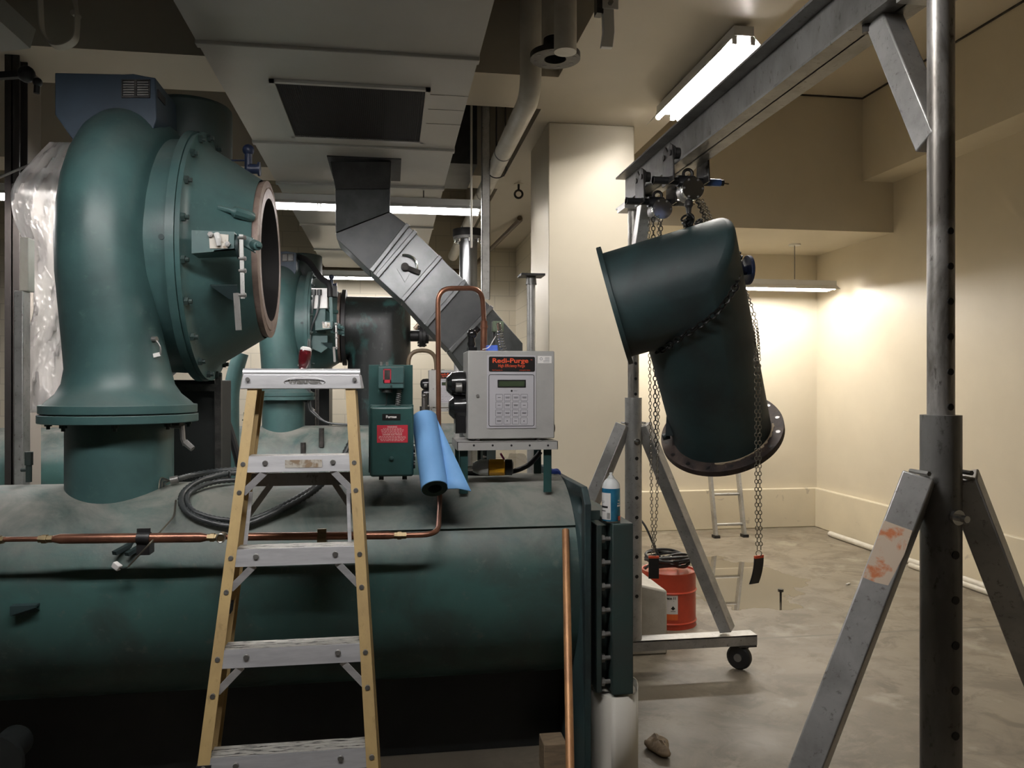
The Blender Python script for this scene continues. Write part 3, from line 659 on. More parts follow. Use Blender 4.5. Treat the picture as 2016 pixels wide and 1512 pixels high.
# ================================================================ ceiling duct, grille, diagonal duct
DZ = 3.1
t = thing('ceiling_duct', 'wide white air duct overhead with a black filter grille in its underside', 'air duct', (-.22, 5, DZ), None)
m = MB().box(-.84, .40, -2.6, 10.4, DZ, DZ + .30); m.build('duct_body', M['duct'], t)
for yy in (3.62, 5.06, 6.06, 6.42, 7.6, 9.0):
    m = MB().box(-.845, .405, yy, yy + .05, DZ - .016, DZ + .02); m.build('seam_flange', M['duct'], t, bevel=.004)
for yy in (4.12, 4.34, 4.58): MB().box(.18, .40, yy, yy + .004, DZ - .002, DZ).build('seam_line', M['leg'], t)
c4 = [atZ(525, 154, DZ), atZ(850, 173, DZ), atZ(832, 278, DZ), atZ(577, 268, DZ)]
gx0, gx1, gy0, gy1 = (c4[0].x + c4[3].x) / 2, (c4[1].x + c4[2].x) / 2, (c4[0].y + c4[1].y) / 2, (c4[2].y + c4[3].y) / 2
m = MB()
for a, b, c, d in ((gx0, gx1, gy0, gy0 + .025), (gx0, gx1, gy1 - .025, gy1), (gx0, gx0 + .025, gy0, gy1), (gx1 - .025, gx1, gy0, gy1)): m.box(a, b, c, d, DZ - .014, DZ)
gr = m.build('grille_frame', M['duct'], t)
MB().box(gx0 + .025, gx1 - .025, gy0 + .025, gy1 - .025, DZ - .004, DZ).build('grille_filter', M['filter'], gr)
m = MB(); k = 70
for i in range(k): xx = gx0 + .03 + (gx1 - gx0 - .06) * i / k; m.box(xx, xx + .002, gy0 + .025, gy1 - .025, DZ - .010, DZ - .004)
m.build('grille_slats', M['inside'], gr)
# diagonal galvanised duct (plane Y = 6)
Y6 = 5.34; DD = .36
t = thing('hanging_duct', 'shiny steel duct dropping from the white duct and slanting behind the purge panel', 'air duct', (-.2, Y6, 1.75))
P6 = lambda px, py: atY(px, py, Y6)
def slab(poly, d=DD): return MB().prism([P6(*p) for p in poly], (0, d, 0))
MB().box(P6(644, 312).x, P6(790, 312).x, Y6 - .02, Y6 + .55, DZ - .008, DZ - .0005).build('sealant_collar', M['seal'], t)
slab([(650, 318), (770, 318), (768, 372), (660, 372)]).build('tapered_boot', M['seal'], t, bevel=.004)
slab([(660, 372), (768, 372), (768, 416), (661, 458)]).build('drop_section', M['dgalv'], t, bevel=.004)  # galvanised drop given a darker colour that paints in its dark reflections
slab([(661, 459), (768, 417), (800, 441), (728, 533), (663, 470)]).build('offset_section', M['galv_shaded'], t, bevel=.004)
slab([(729, 533), (801, 442), (866, 505), (792, 592)]).build('damper_section', M['galv'], t, bevel=.003)
slab([(793, 592), (867, 506), (915, 553), (838, 642)]).build('straight_section', M['galv'], t, bevel=.003)
slab([(839, 642), (916, 554), (965, 602), (885, 690)]).build('lower_section', M['galv_shaded'], t, bevel=.003)
for a, b in (((731, 535), (803, 443)), ((742, 546), (818, 457)), ((792, 592), (867, 506)), ((838, 642), (916, 553)), ((886, 692), (968, 604))):
    q0, q1 = P6(*a), P6(*b); MB().bar(q0 + V((0, -.02, 0)), q1 + V((0, -.02, 0)), .03, .035, (0, 1, 0)).build('duct_joint', M['galv'], t, bevel=.004)
slab([(886, 690), (966, 603), (1029, 676), (1029, 700), (960, 745), (925, 745)]).build('intake_boot', M['dgalv'], t, bevel=.004)
d0 = P6(797, 527) + V((0, -.01, 0))
MB().prism([P6(781, 529) + V((0, -.012, 0)), P6(797, 509) + V((0, -.012, 0)), P6(813, 528) + V((0, -.012, 0)), P6(797, 556) + V((0, -.012, 0))], (0, .012, 0)).build('damper_plate', M['galv'], t)
e1 = [P6(797 + 24 * math.cos(a), 527 - 24 * math.sin(a)) + V((0, -.03, 0)) for a in [math.radians(q) for q in range(-30, 105, 12)]]
MB().tube(e1, .008, 6).build('damper_quadrant', M['chrome'], t)
m = MB().bar(d0 + V((0, -.03, 0)), P6(827, 538) + V((0, -.03, 0)), .03, .016, (0, 1, 0)); m.cyl(d0 + V((0, -.05, 0)), d0, .026, seg=12); m.build('damper_handle', M['dsteel'], t)
# ================================================================ STEP LADDER (folded, leaning)
lt = thing('step_ladder', 'folded yellow fibreglass step ladder with aluminium steps and top cap', 'ladder', (-.30, 2.4, 0))
LC = -.302
def LY(z): return 2.30 + .315 * z
def LH(z): return .297 - .074 * z
def LP(x, z, dy=0.): return V((LC + x, LY(z) + dy, z))
ZT = 1.60
def cpoly(sx, z, w, t, D, dy=0, inset=0):
    h = LH(z) - inset
    return [LP(sx * (h - a), z, dy + b) for a, b in ((0, 0), (w, 0), (w, t), (t, t), (t, D - t), (w, D - t), (w, D), (0, D))]
for sx in (-1, 1):
    m = MB().rings([cpoly(sx, .012, .036, .005, .105), cpoly(sx, ZT, .033, .005, .1)])
    m.mi = 1
    for z in (.155, .05, .465, .36, .755, .655, 1.045, .945, 1.335, 1.245):
        p = LP(sx * (LH(z) - .018), z); m.cyl(p + V((0, -.004, 0)), p + V((0, .003, 0)), .0075, .0085, seg=12)
    m.build('front_rail', [M['fiber'], M['steel']], lt)
    MB().rings([cpoly(sx, .012, .032, .004, .075, .125, .0), cpoly(sx, 1.575, .03, .004, .07, .115, .0)]).build('rear_rail', M['fiber'], lt)
    MB().rings([[LP(sx * (LH(z) + a), z, b) for a, b in ((.004, -.004), (.004, .115), (-.042, .115), (-.042, -.004))] for z in (0, .115)]).build('rubber_foot', M['black'], lt)
    MB().rings([[LP(sx * (LH(z) + a), z, b) for a, b in ((.004, .122), (.004, .205), (-.036, .205), (-.036, .122))] for z in (0, .1)]).build('rubber_foot', M['black'], lt)
    m = MB().rings([[LP(sx * (LH(z) + a), z, b) for a, b in ((-.004, .03), (-.004, .07), (-.034, .07), (-.034, .03))] for z in (.875, .905)]); m.build('rail_guide', M['black'], lt)
    z0, z1 = (1.075, 1.26) ; m = MB().bar(LP(sx * (LH(z0) - .05), z0, .05), LP(sx * (LH(z1) - .045), z1 - .02, .055), .012, .004, (0, 1, 0)); m.build('spreader_bar', M['alu'], lt)
MB().rings([[LP(-(LH(z) + a), z, b) for a, b in ((.003, -.003), (.003, .108), (-.040, .108), (-.040, -.003))] for z in (.36, .474)]).build('rail_shield', M['black'], lt)
for i, z in enumerate((1.36, 1.07, .78, .49, .20)):
    h = LH(z) - .030; h2 = LH(z - .05) - .030
    m = MB().hexa([LP(-h2, z - .052, .002), LP(h2, z - .052, .002), LP(h2, z - .052, .006), LP(-h2, z - .052, .006), LP(-h, z, .002 - .002), LP(h, z, 0), LP(h, z, .006), LP(-h, z, .006)])
    m.mi = 1
    for k in range(4):
        y0 = .004 + k * .02; m.hexa([LP(-h, z - .006, y0), LP(h, z - .006, y0), LP(h, z - .006, y0 + .016), LP(-h, z - .006, y0 + .016), LP(-h, z, y0), LP(h, z, y0), LP(h, z, y0 + .016), LP(-h, z, y0 + .016)])
    m.mi = 1; m.hexa([LP(-h, z - .012, .004), LP(h, z - .012, .004), LP(h, z - .012, .08), LP(-h, z - .012, .08), LP(-h, z - .006, .004), LP(h, z - .006, .004), LP(h, z - .006, .08), LP(-h, z - .006, .08)])
    m.mi = 2
    for sx in (-.66, .66): p = LP(sx * h, z - .022); m.cyl(p + V((0, -.006, 0)), p, .008, .0095, seg=12)
    st = m.build('step', [M['alu'], M['tread'], M['steel']], lt)
    if i < 4:
        for sx in (-1, 1): MB().bar(LP(sx * (h2 - .062), z - .05, .008), LP(sx * (LH(z - .115) - .028), z - .118, .008), .003, .022, (0, 0, 1)).build('step_brace', M['alu'], lt)
z = 1.27; h = LH(z) - .012
m = MB().bar(LP(-h, z, .135), LP(h, z, .135), .012, .045); m.build('rear_rung', M['steel'], lt)
for sx in (-1, 1): MB().bar(LP(sx * (h - .085), z - .015, .14), LP(sx * (h - .012), z - .12, .14), .004, .02).build('rear_brace', M['steel'], lt)
h = .198; y0 = LY(1.60)
m = MB().hexa([(LC - h - .006, y0 - .012, 1.583), (LC + h + .006, y0 - .012, 1.583), (LC + h + .006, y0 + .2, 1.583), (LC - h - .006, y0 + .2, 1.583), (LC - h + .004, y0 - .004, 1.634), (LC + h - .004, y0 - .004, 1.634), (LC + h - .004, y0 + .2, 1.634), (LC - h + .004, y0 + .2, 1.634)])
cap = m.build('top_cap', M['alu'], lt, bevel=.003)
MB().cyl((LC - h + .002, y0 + .012, 1.637), (LC + h - .002, y0 + .012, 1.637), .016, seg=24).build('cap_roll', M['alu'], lt)
for sx in (-1, 1): MB().cyl((LC + sx * (h - .02), y0 - .016, 1.616), (LC + sx * (h - .02), y0, 1.616), .007, seg=12).build('cap_rivet', M['steel'], lt)
cz, cy = 1.607, y0 - .0085
m = MB().tube([V((LC + .01 + .068 * math.cos(a), cy - .001 + .004 * math.sin(a) * -1, cz + .0155 * math.sin(a))) for a in [2 * PI * k / 40 for k in range(40)]], .002, 6, closed=True)
m.build('cap_emblem', M['alu'], cap)
letters('cap_lettering', [('WERNER', 0, 0, .018, 1.5, .0012)], M['steel'], cap, (LC + .01, cy - .0015, cz), (1, 0, 0), (0, .15, 1))
# printed strip on the first step
q = LP(-.0, 1.335, -.0035); MB().box(q.x - .045, q.x + .075, q.y - .0005, q.y + .002, q.z - .014, q.z + .012).build('worn_label', M['oldlabel'], lt)
# screwdriver standing on the cap
b = V(atY(594, 727, y0 + .06)); b.z = 1.634
t = thing('screwdriver', 'dark red screwdriver with a pale butt standing on the ladder top', 'screwdriver', b)
ax = V((.16, .03, 1)).normalized()
MB().lathe([(.008, .0), (.016, .004), (.017, .012), (.013, .022), (.019, .04), (.0215, .065), (.0215, .078), (.019, .086)], b, ax, 20, cap0=True, cap1=True).build('handle', M['handle'], t)
MB().lathe([(.0195, .0855), (.019, .093), (.012, .098)], b, ax, 20, cap0=True, cap1=True).build('butt_cap', M['labelwhite'], t)
# ================================================================ GANTRY
GX = 1.317
gt = thing('gantry_crane', 'grey steel rolling gantry frame with I-beam rail and perforated posts', 'gantry crane', (GX, 3.0, 0))
m = MB(); zb, zt = 2.582, 2.765
for z0, z1, w in ((zb, zb + .009, .06), (zt - .009, zt, .06), (zb, zt, .0035)): m.box(GX - w, GX + w, .9, 4.34, z0, z1)
for s in (-1, 1):
    m.hexa([(GX, .9, zb + .009), (GX + s * .058, .9, zb + .009), (GX + s * .058, 4.34, zb + .009), (GX, 4.34, zb + .009), (GX, .9, zb + .022), (GX + s * .004, .9, zb + .022), (GX + s * .004, 4.34, zb + .022), (GX, 4.34, zb + .022)])
m.build('rail_beam', M['steel'], gt)
def square_tube(p0, p1, w, up=(0, 1, 0)): return MB().bar(p0, p1, w, w, up)
def end_frame(Y, hole_az, near):
    hx, hy = hole_az
    d = V((hx, hy, 0)).normalized(); sd = V((-d.y, d.x, 0))
    def holes(m, r, zs):
        for z in zs:
            c = V((GX, Y, z)) + d * (r - .012); m.cyl(c, c + d * .0135, .0085 if r < .04 else .010, seg=14)
    m = MB().cyl((GX, Y, .30), (GX, Y, 2.56), .0305, seg=40); m.mi = 1; holes(m, .0305, [1.545 + k * .084 for k in range(6)])
    m.build('inner_post', [M['bsteel'], M['ink']], gt)
    m = MB().cyl((GX, Y, .20), (GX, Y, 1.525), .046, seg=40); m.mi = 1; holes(m, .046, [1.195 - k * .107 for k in range(8)])
    m.build('outer_post', [M['steel'] if near else M['leg'], M['ink']], gt)
    MB().box(GX - .07, GX + .07, Y - .07, Y + .07, 2.55, zb).build('post_plate', M['leg'], gt)
    c = V((GX, Y, 1.285)) + d * .046; m = MB().cyl(c, c + d * .010, .018, seg=18); m.cyl(c, c + d * .035, .0085, seg=10); m.build('lock_screw', M['chrome'], gt)
    for s in (-1, 1):
        a, b_ = V((GX + s * .056, Y, 1.375)), V((GX + s * .545, Y, .225))
        ax_ = (b_ - a).normalized(); pr_ = V((s * -ax_.z, 0, s * ax_.x)); MB().bar(a, b_, .070, .070, pr_ + V((0, -1, 0))).build('brace_leg', M['leg'], gt, bevel=.004)
        m = MB().tube([a + V((-.025 * 0 + s * .0, y, .012)) for y in (-.034, -.01, .012, .034)], .006, 6); m.build('weld_bead', M['steel'], gt)
    m = MB().box(GX - .70, GX + .70, Y - .045, Y + .045, .195, .203); m.box(GX - .70, GX + .70, Y - .045, Y - .037, .145, .2); m.box(GX - .70, GX + .70, Y + .037, Y + .045, .145, .2)
    m.build('base_beam', M['leg'], gt)
    for s in (-1, 1):
        x = GX + s * .645
        c = MB().box(x - .05, x + .05, Y - .05, Y + .05, .137, .146)
        for q in (-1, 1):
            wa = V((.7, .71, 0)) * (.027 * q); wt = V((.71, -.7, 0)); hb = V((x - .03 * s, Y, 0)); tb = V((x - .006 * s, Y, 0)); c.prism([tb + wa - wt * .03 + V((0, 0, .137)), tb + wa + wt * .03 + V((0, 0, .137)), hb + wa + wt * .016 + V((0, 0, .055)), hb + wa - wt * .016 + V((0, 0, .055))], V((.7, .71, 0)) * .004)
        cs = c.build('caster_fork', M['dsteel'], gt)
        xw = x - .03 * s
        MB().lathe([(.02, -.02), (.058, -.021), (.068, -.014), (.07, 0), (.068, .014), (.058, .021), (.02, .02)], (xw, Y, .071), (.7, .71, 0), 32, closed=True).build('caster_wheel', M['black'], cs)
        MB().cyl(V((xw, Y, .071)) - V((.7, .71, 0)) * .03, V((xw, Y, .071)) + V((.7, .71, 0)) * .03, .022, seg=16).build('wheel_hub', M['steel'], cs)
end_frame(4.2, (.1, -1), False)
end_frame(1.74, (.085, -.996), True)
# knee braces
for Y, s in ((1.74, 1), (4.2, -1)):
    a, b_ = V((GX, Y + s * .225, 2.585)), V((GX, Y + s * .02, 2.19))
    MB().bar(a, b_, .062, .07, (0, 1, 0)).build('knee_brace', M['leg'], gt, bevel=.004)
    m = MB().cyl(a + V((-.03, s * .03, .0)), a + V((-.03, s * .03, -.025)), .012, seg=6); m.build('brace_bolt', M['dsteel'], gt)
# flaking paint patch on the near brace leg
a, b_ = V((GX - .056, 1.74, 1.375)), V((GX - .545, 1.74, .205)); ax = (b_ - a).normalized()
ul = V((ax.z, 0, -ax.x)); n = (V((0, -1, 0)) + ul).normalized(); sd = (V((0, -1, 0)) - ul).normalized()
o = a + ax * .13 + n * .0352
MB().prism([o - sd * .033, o + sd * .031, o + sd * .033 + ax * .06, o + sd * .024 + ax * .14, o - sd * .033 + ax * .15], n * .001).build('flaking_paint_patch', M['orange'], gt)
# ================================================================ TROLLEYS AND HOISTS
def trolley(Y, label, blue):
    t = thing('beam_trolley', label, 'trolley', (GX, Y, 2.5), 'trolleys on the hoist rail')
    for s in (-1, 1):
        x = GX + s * .078
        MB().prism([(x, Y - .075, 2.50), (x, Y + .075, 2.50), (x, Y + .06, 2.66), (x, Y + .03, 2.675), (x, Y, 2.64), (x, Y - .03, 2.675), (x, Y - .06, 2.66)], (s * .008, 0, 0)).build('side_plate', M['dsteel'], t, bevel=.002)
        for q in (-.042, .042):
            m = MB().lathe([(.02, 0), (.033, 0), (.033, s * -.006), (.026, s * -.010), (.024, s * -.032), (.01, s * -.032)], (x, Y + q, 2.628), (1, 0, 0), 20); m.cyl((x, Y + q, 2.628), (x + s * .014, Y + q, 2.628), .013, seg=10); m.build('trolley_wheel', M['dsteel'], t)
    m = MB().cyl((GX - .155, Y, 2.515), (GX + .115, Y, 2.515), .017, seg=16); m.cyl((GX - .155, Y, 2.515), (GX - .15, Y, 2.515), .02, seg=16); m.cyl((GX - .04, Y, 2.515), (GX + .04, Y, 2.515), .026, seg=16); m.build('cross_bar', M['black'], t)
    m = MB().cyl((GX + .10, Y, 2.515), (GX + .165, Y, 2.515), .017, seg=16); m.build('bar_sleeve', blue, t)
    m = MB().cyl((GX + .165, Y, 2.515), (GX + .18, Y, 2.515), .014, seg=12); m.mi = 1; m.cyl((GX + .18, Y, 2.515), (GX + .205, Y, 2.512), .004, seg=8); m.build('bar_end', [M['black'], M['brass']], t)
    m = MB().torus((GX, Y, 2.485), (1, 0, 0), .022, .008, 20, 8); m.build('suspension_eye', M['dsteel'], t)
    return t
Y1, Y2 = 3.42, 3.83
trolley(Y1, 'beam trolley with a bright blue sleeve on its crossbar', pm('blue_sleeve', (.06, .13, .36, 1), .35))
trolley(Y2, 'beam trolley by the far end of the hoist rail, bare silver sleeve', M['steel'])
def hoist(Y, zc, label, hand, load, tag_at, tagrot):
    t = thing('chain_hoist', label, 'chain hoist', (GX, Y, zc), 'chain hoists under the rail')
    c = V((GX + .02, Y, zc))
    tw = (EYE - c); tw.z = 0; tw = (tw.normalized() + V((.35, 0, 0))).normalized()
    m = MB().lathe([(.0, .0), (.042, .0), (.05, .008), (.052, .03), (.05, .032)], c + tw * .012, tw, 32, cap1=True); m.build('cover', M['chrome'], t)
    for k in range(6):
        a = PI / 3 * k; e1, e2 = frame(tw); p = c + tw * .044 + (e1 * math.cos(a) + e2 * math.sin(a)) * .043; MB().cyl(p, p + tw * .004, .005, seg=6).build('cover_screw', M['steel'], t)
    MB().lathe([(.0, -.05), (.046, -.05), (.05, -.04), (.05, .008), (.04, .012)], c, tw, 32, cap1=True).build('gear_case', M['steel'], t)
    m = MB().torus(c + V((-.01, 0, .075)), (.3, 1, 0), .02, .0075, 20, 8); m.cyl(c + V((-.01, 0, .04)), c + V((-.01, 0, .06)), .014, seg=12); m.build('top_hook', M['dsteel'], t)
    for pth in hand: chain_mesh(MB(), pth, .017, .013, .0020).build('hand_chain', M['chain'], t)
    for pth in load: chain_mesh(MB(), pth, .022, .017, .0028).build('load_chain', M['dsteel'], t)
    return t
K = 3.58
def PD(px, py, d): return atD(px, py, d)
# hoist carrying the elbow
hz1 = PD(1365, 375, K).z
a_path = [(1378, 393, 3.56), (1398, 432, 3.7), (1438, 510, 3.95), (1475, 600, 3.74), (1486, 645, 3.70), (1490, 690, 3.55), (1492, 790, 3.48), (1492, 950, 3.48), (1494, 1082, 3.48)]
h1 = hoist(Y1, hz1, 'chain hoist holding the hanging elbow, with a long chain falling in front of it',
      [smooth_path([PD(x + o, y, d) for x, y, d in a_path], 6) for o in (-3, 4)],
      [[PD(1357, 393, 3.56), PD(1357, 418, 3.56)], smooth_path([PD(1372, 394, 3.58), PD(1388, 430, 3.72), PD(1420, 500, 3.98)], 5)], None, 0)
hk = PD(1356, 405, 3.56)
m = MB().lathe([(.01, .03), (.018, .02), (.02, 0), (.013, -.012), (.011, -.035)], hk, (0, 0, 1), 16, cap0=True, cap1=True)
m.tube(smooth_path([hk + V((0, 0, -.035)), hk + V((.018, 0, -.05)), hk + V((.014, 0, -.075)), hk + V((-.008, 0, -.08)), hk + V((-.02, 0, -.062))], 5), [.009] * 20 + [.005], 8); m.build('load_hook', M['dsteel'], h1)
hz2 = PD(1291, 413, 3.97).z
bot = 3.97
h2 = hoist(Y2, hz2, 'chain hoist near the far post, chains hanging behind the elbow',
      [[PD(1278, 428, bot), PD(1279, 700, bot), PD(1283, 1000, bot), PD(1286, 1086, bot)], [PD(1296, 428, bot), PD(1298, 700, bot), PD(1293, 1000, bot), PD(1288, 1086, bot)]],
      [[PD(1286, 428, bot), PD(1289, 700, bot), PD(1291, 880, bot)], [PD(1301, 428, bot), PD(1302, 560, bot)]], None, 0)
def hang_tag(top, name, label, curved):
    """black striped tag on a ring at the end of a hand chain"""
    t = thing('chain_tag', label, 'tag', top, 'tags on the hoist chains')
    MB().torus(top + V((0, 0, -.012)), RIGHT * .3 + FWD, .012, .002, 16, 6).build('split_ring', M['chain'], t)
    r, f = RIGHT, FWD; o = top + V((0, 0, -.03)); m = MB()
    rows = 12; H, W = (.105, .026) if not curved else (.115, .026); ring_ = []
    for k in range(rows + 1):
        s = k / rows; bend = .022 * s * s if curved else 0
        dirw = (r if not curved else (f * .45 + r * .8).normalized())
        off = (-r * bend if curved else V((0, 0, 0)))
        c = o + V((0, 0, -H * s)) + off
        th = (f if not curved else (r * .8 - f * .4).normalized()) * .003
        ring_.append([c - dirw * W - th, c + dirw * W - th, c + dirw * W + th, c - dirw * W + th])
    m.rings(ring_); m.build('tag_plate', M['ink'], t)
    c = o + V((0, 0, .003)); m = MB(); dw = (r if not curved else (f * .45 + r * .8).normalized()); m.bar(c - dw * .026, c + dw * .026, .008, .012); m.build('tag_edge', M['red'], t)
hang_tag(PD(1287, 1086, bot), 'a', 'flat black tag hanging on the chain above the red drum', False)
hang_tag(PD(1494, 1084, 3.48), 'b', 'curled black tag at the end of the chain in front of the elbow', True)
# ================================================================ HANGING ELBOW
D0 = 3.55
ec = PD(1354, 560, D0)
uu = (RIGHT * -.962 + FWD * .165 + UP * -.272).normalized(); ll = (RIGHT * .313 + FWD * .532 + UP * -.787).normalized()
et = thing('pipe_elbow', 'large dark teal pipe elbow hung in chains from the gantry', 'pipe elbow', ec)
RU = .243; LL = .89
m = MB(); elbow(m, ec, uu, ll, RU, .243, .325, LL, 72); o = m.build('elbow_body', M['dgreen'], et, ang=50, bevel=.028, seg=4)
o.modifiers['edge'].angle_limit = math.radians(30)
fl = ec + uu * .325
MB().lathe([(.228, 0), (.275, 0), (.275, .022), (.228, .022)], fl, uu, 72, closed=True).build('upper_flange', M['dgreen'], et, bevel=.002)
fb = ec + ll * LL
low = MB().lathe([(.235, -.028), (.305, -.028), (.305, .006), (.235, .006)], fb, ll, 72, closed=True)
lf = low.build('lower_flange', M['rust'], et, bevel=.002)
e1, e2 = frame(ll)
for k in range(16):
    a = 2 * PI * k / 16; p = fb + (e1 * math.cos(a) + e2 * math.sin(a)) * .28
    m = MB().cyl(p - ll * .0285, p + ll * .0065, .011, seg=12); m.build('bolt_hole', M['ink'], lf)
m = MB(); g1 = math.atan2((-FWD + UP * .3).dot(e2), (-FWD + UP * .3).dot(e1)); rr = []
for k in range(41):
    a = g1 - 1.0 + 1.7 * k / 40; w = .004 + .010 * random.random(); u_ = e1 * math.cos(a) + e2 * math.sin(a)
    rr.append([fb - ll * .0282 + u_ * .247, fb - ll * .0282 + u_ * (.247 + w), fb - ll * .032 + u_ * (.247 + w), fb - ll * .032 + u_ * .247])
m.rings(rr); m.build('gasket_remnant', M['hbrown'], et)
# branch valve on the outer side
vb = PD(1448, 532, 3.56); vd = (RIGHT * .93 + FWD * .1 + UP * .02).normalized()
m = MB().cyl(vb - vd * .04, vb + vd * .05, .022, seg=16); m.cyl(vb + vd * .012, vb + vd * .03, .032, seg=20); m.cyl(vb + vd * .050, vb + vd * .066, .066, seg=28); m.ball(vb + vd * .0 + V((0, 0, -.02)), .028)
m.build('branch_valve', M['navyvalve'], et, bevel=.002)
sg = PD(1316, 832, 3.9); m = MB().hexa([PD(1312, 820, 3.95), PD(1325, 790, 3.95), PD(1325, 858, 3.95), PD(1310, 858, 3.95), PD(1312, 820, 4.05), PD(1325, 790, 4.05), PD(1325, 858, 4.05), PD(1310, 858, 4.05)]); m.cyl(PD(1318, 858, 4.04), PD(1305, 861, 4.04), .016, seg=10); m.build('side_lug', M['dgreen'], et)
# sling chain
pts = [on_cyl(px, py, ec, ll, .256) for px, py in ((1450, 560), (1437, 582), (1412, 614), (1375, 642), (1335, 668), (1305, 688))]
axis_pt = lambda p: ec + ll * (p - ec).dot(ll)
first = pts[0]
back = [hk + V((-.005, .02, -.075)), ec + RIGHT * .03 + UP * .262 + FWD * .05, ec + RIGHT * .16 + UP * .17 + FWD * .2, PD(1452, 500, 3.66), PD(1455, 530, 3.5)]
pth = smooth_path(back + pts + [pts[-1] + FWD * .05 - RIGHT * .02 + UP * -.01], 5)
t = thing('sling_chain', 'black sling chain wrapped around the hanging elbow', 'chain', pth[0])
chain_mesh(MB(), pth, .030, .026, .0045).build('chain_run', M['bchain'], t)
m = MB()
for k in range(9):
    c = hk + V((random.uniform(-.04, .05), random.uniform(-.03, .04), -.075 + random.uniform(-.02, .035))); m.torus(c, (random.uniform(-1, 1), random.uniform(-1, 1), random.uniform(-1, 1)), .017, .0048, 14, 6)
m.build('hooked_links', M['bchain'], t)
# ================================================================ PURGE UNIT
YP = 3.27
def purge():
    PP = lambda cx, cy, y=YP: atY(900 + cx * .13224, 680 + cy * .13224, y)
    a, b = PP(160, 1395), PP(1450, 85)
    t = thing('purge_unit', 'grey purge control box with keypad on a green-legged stand, red title on black', 'control box', ((a.x + b.x) / 2, YP + .1, 1.15), 'purge control boxes')
    MB().box(a.x, b.x, YP, YP + .22, a.z, b.z).build('enclosure', M['grey'], t, bevel=.004)
    def rr(name, x0, x1, z0, z1, r, y, th, mat, par, hole=None):
        p, q = PP(x0, z1), PP(x1, z0); pts = rrect(p.x, q.x, p.z, q.z, r)
        m = MB()
        if hole:
            inn = rrect(p.x + hole, q.x - hole, p.z + hole, q.z - hole, max(.0005, r - hole)); k = m.add([(x, y, z) for x, z in pts]); j = m.add([(x, y, z) for x, z in inn]); n = len(pts)
            for i in range(n): m.face((k + i, k + (i + 1) % n, j + (i + 1) % n, j + i))
            m2 = m.add([(x, y + th, z) for x, z in pts])
            for i in range(n): m.face((k + i, m2 + i, m2 + (i + 1) % n, k + (i + 1) % n))
        else: m.prism([(x, y, z) for x, z in pts], (0, th, 0))
        return m.build(name, mat, par, flat=True)
    pn = rr('keypad_panel', 445, 1170, 150, 1235, .002, YP - .003, .003, M['panel'], t)
    bn = rr('title_plate', 470, 1155, 170, 390, .006, YP - .0042, .0012, M['ink'], pn)
    c = PP(790, 230); letters('title_lettering', [('Redi-Purge', 0, 0, .0265, 1.30, .0006), ('TM', .089, .004, .006, 1, 0)], M['red'], bn, (c.x, YP - .0046, c.z), (1, 0, 0), (0, 0, 1))
    c = PP(808, 305); letters('subtitle_lettering', [('High Efficiency Purge', 0, 0, .0172, .78, .0002)], M['red'], bn, (c.x, YP - .0046, c.z), (1, 0, 0), (0, 0, 1))
    c = PP(600, 368); d = PP(1005, 372); letters('maker_lettering', [('Redi Controls, Inc.', 0, 0, .0072, .8, 0), ('Indianapolis, Indiana', d.x - c.x, 0, .0072, .8, 0)], M['red'], bn, (c.x, YP - .0046, c.z), (1, 0, 0), (0, 0, 1))
    rr('keypad_border', 468, 1147, 433, 1207, .008, YP - .0036, .0006, M['ink'], pn, .0024)
    rr('display_bezel', 600, 1021, 512, 627, .002, YP - .0046, .0016, M['ink'], pn)
    rr('display', 622, 1000, 532, 610, .001, YP - .0051, .0006, M['lcd'], pn)
    c = PP(810, 677); MB().cyl((c.x, YP - .0045, c.z), (c.x, YP - .003, c.z), .0042, seg=16).build('fault_lamp', M['ink'], pn)
    c = PP(868, 677); letters('fault_lettering', [('FAULT', 0, 0, .0062, .9, 0)], M['inkg'], pn, (c.x, YP - .0036, c.z), (1, 0, 0), (0, 0, 1))
    for j, cy in enumerate((775, 890, 1006, 1124)):
        for i, cx in enumerate((624, 748, 872, 997)):
            cx -= j * 1.5; k = rr('key', cx - 52, cx + 52, cy - 50, cy + 50, .003, YP - .0038, .0008, M['inkg'], pn, .0011)
            m = MB(); c = PP(cx, cy)
            rows = [(0, 20)] if (i, j) in ((0, 0), (0, 1), (3, 1), (2, 3)) else [(.0016, 30), (-.0022, 26)]
            if (i, j) in ((1, 3), (3, 3)): m.prism([(c.x - .0028, YP - .0036, c.z + .002 * (1 if i == 1 else -1)), (c.x + .0028, YP - .0036, c.z + .002 * (1 if i == 1 else -1)), (c.x, YP - .0036, c.z - .003 * (1 if i == 1 else -1))], (0, .0004, 0))
            else:
                for dz, w in rows:
                    x = c.x - w * .00027
                    while x < c.x + w * .00027: m.box(x, x + .0013, YP - .0036, YP - .0032, c.z + dz - .0011, c.z + dz + .0011); x += .002
            m.build('key_marking', M['ink'], k, flat=True)
    st = rr('approval_sticker', 1200, 1406, 158, 266, .0008, YP - .0008, .0008, M['labelwhite'], t)
    m = MB(); c = PP(1250, 200); m.torus((c.x, YP - .001, c.z), (0, 1, 0), .0052, .0007, 20, 4)
    for k in range(5): q = PP(1345, 182 + k * 16); w = .011 if k < 3 else .018; m.box(q.x - w, q.x + .008, YP - .0011, YP - .0008, q.z - .0007, q.z + .0007)
    m.build('sticker_marking', M['inkg'], st, flat=True)
    c = PP(305, 750); m = MB().cyl((c.x, YP - .004, c.z), (c.x, YP, c.z), .007, seg=20); m.build('lock', M['steel'], t)
    for q in (330, 1230): c = PP(q, 1405); MB().cyl((c.x, YP + .03, c.z - .006), (c.x, YP + .03, c.z + .006), .012, seg=12).build('foot_pad', M['steel'], t)
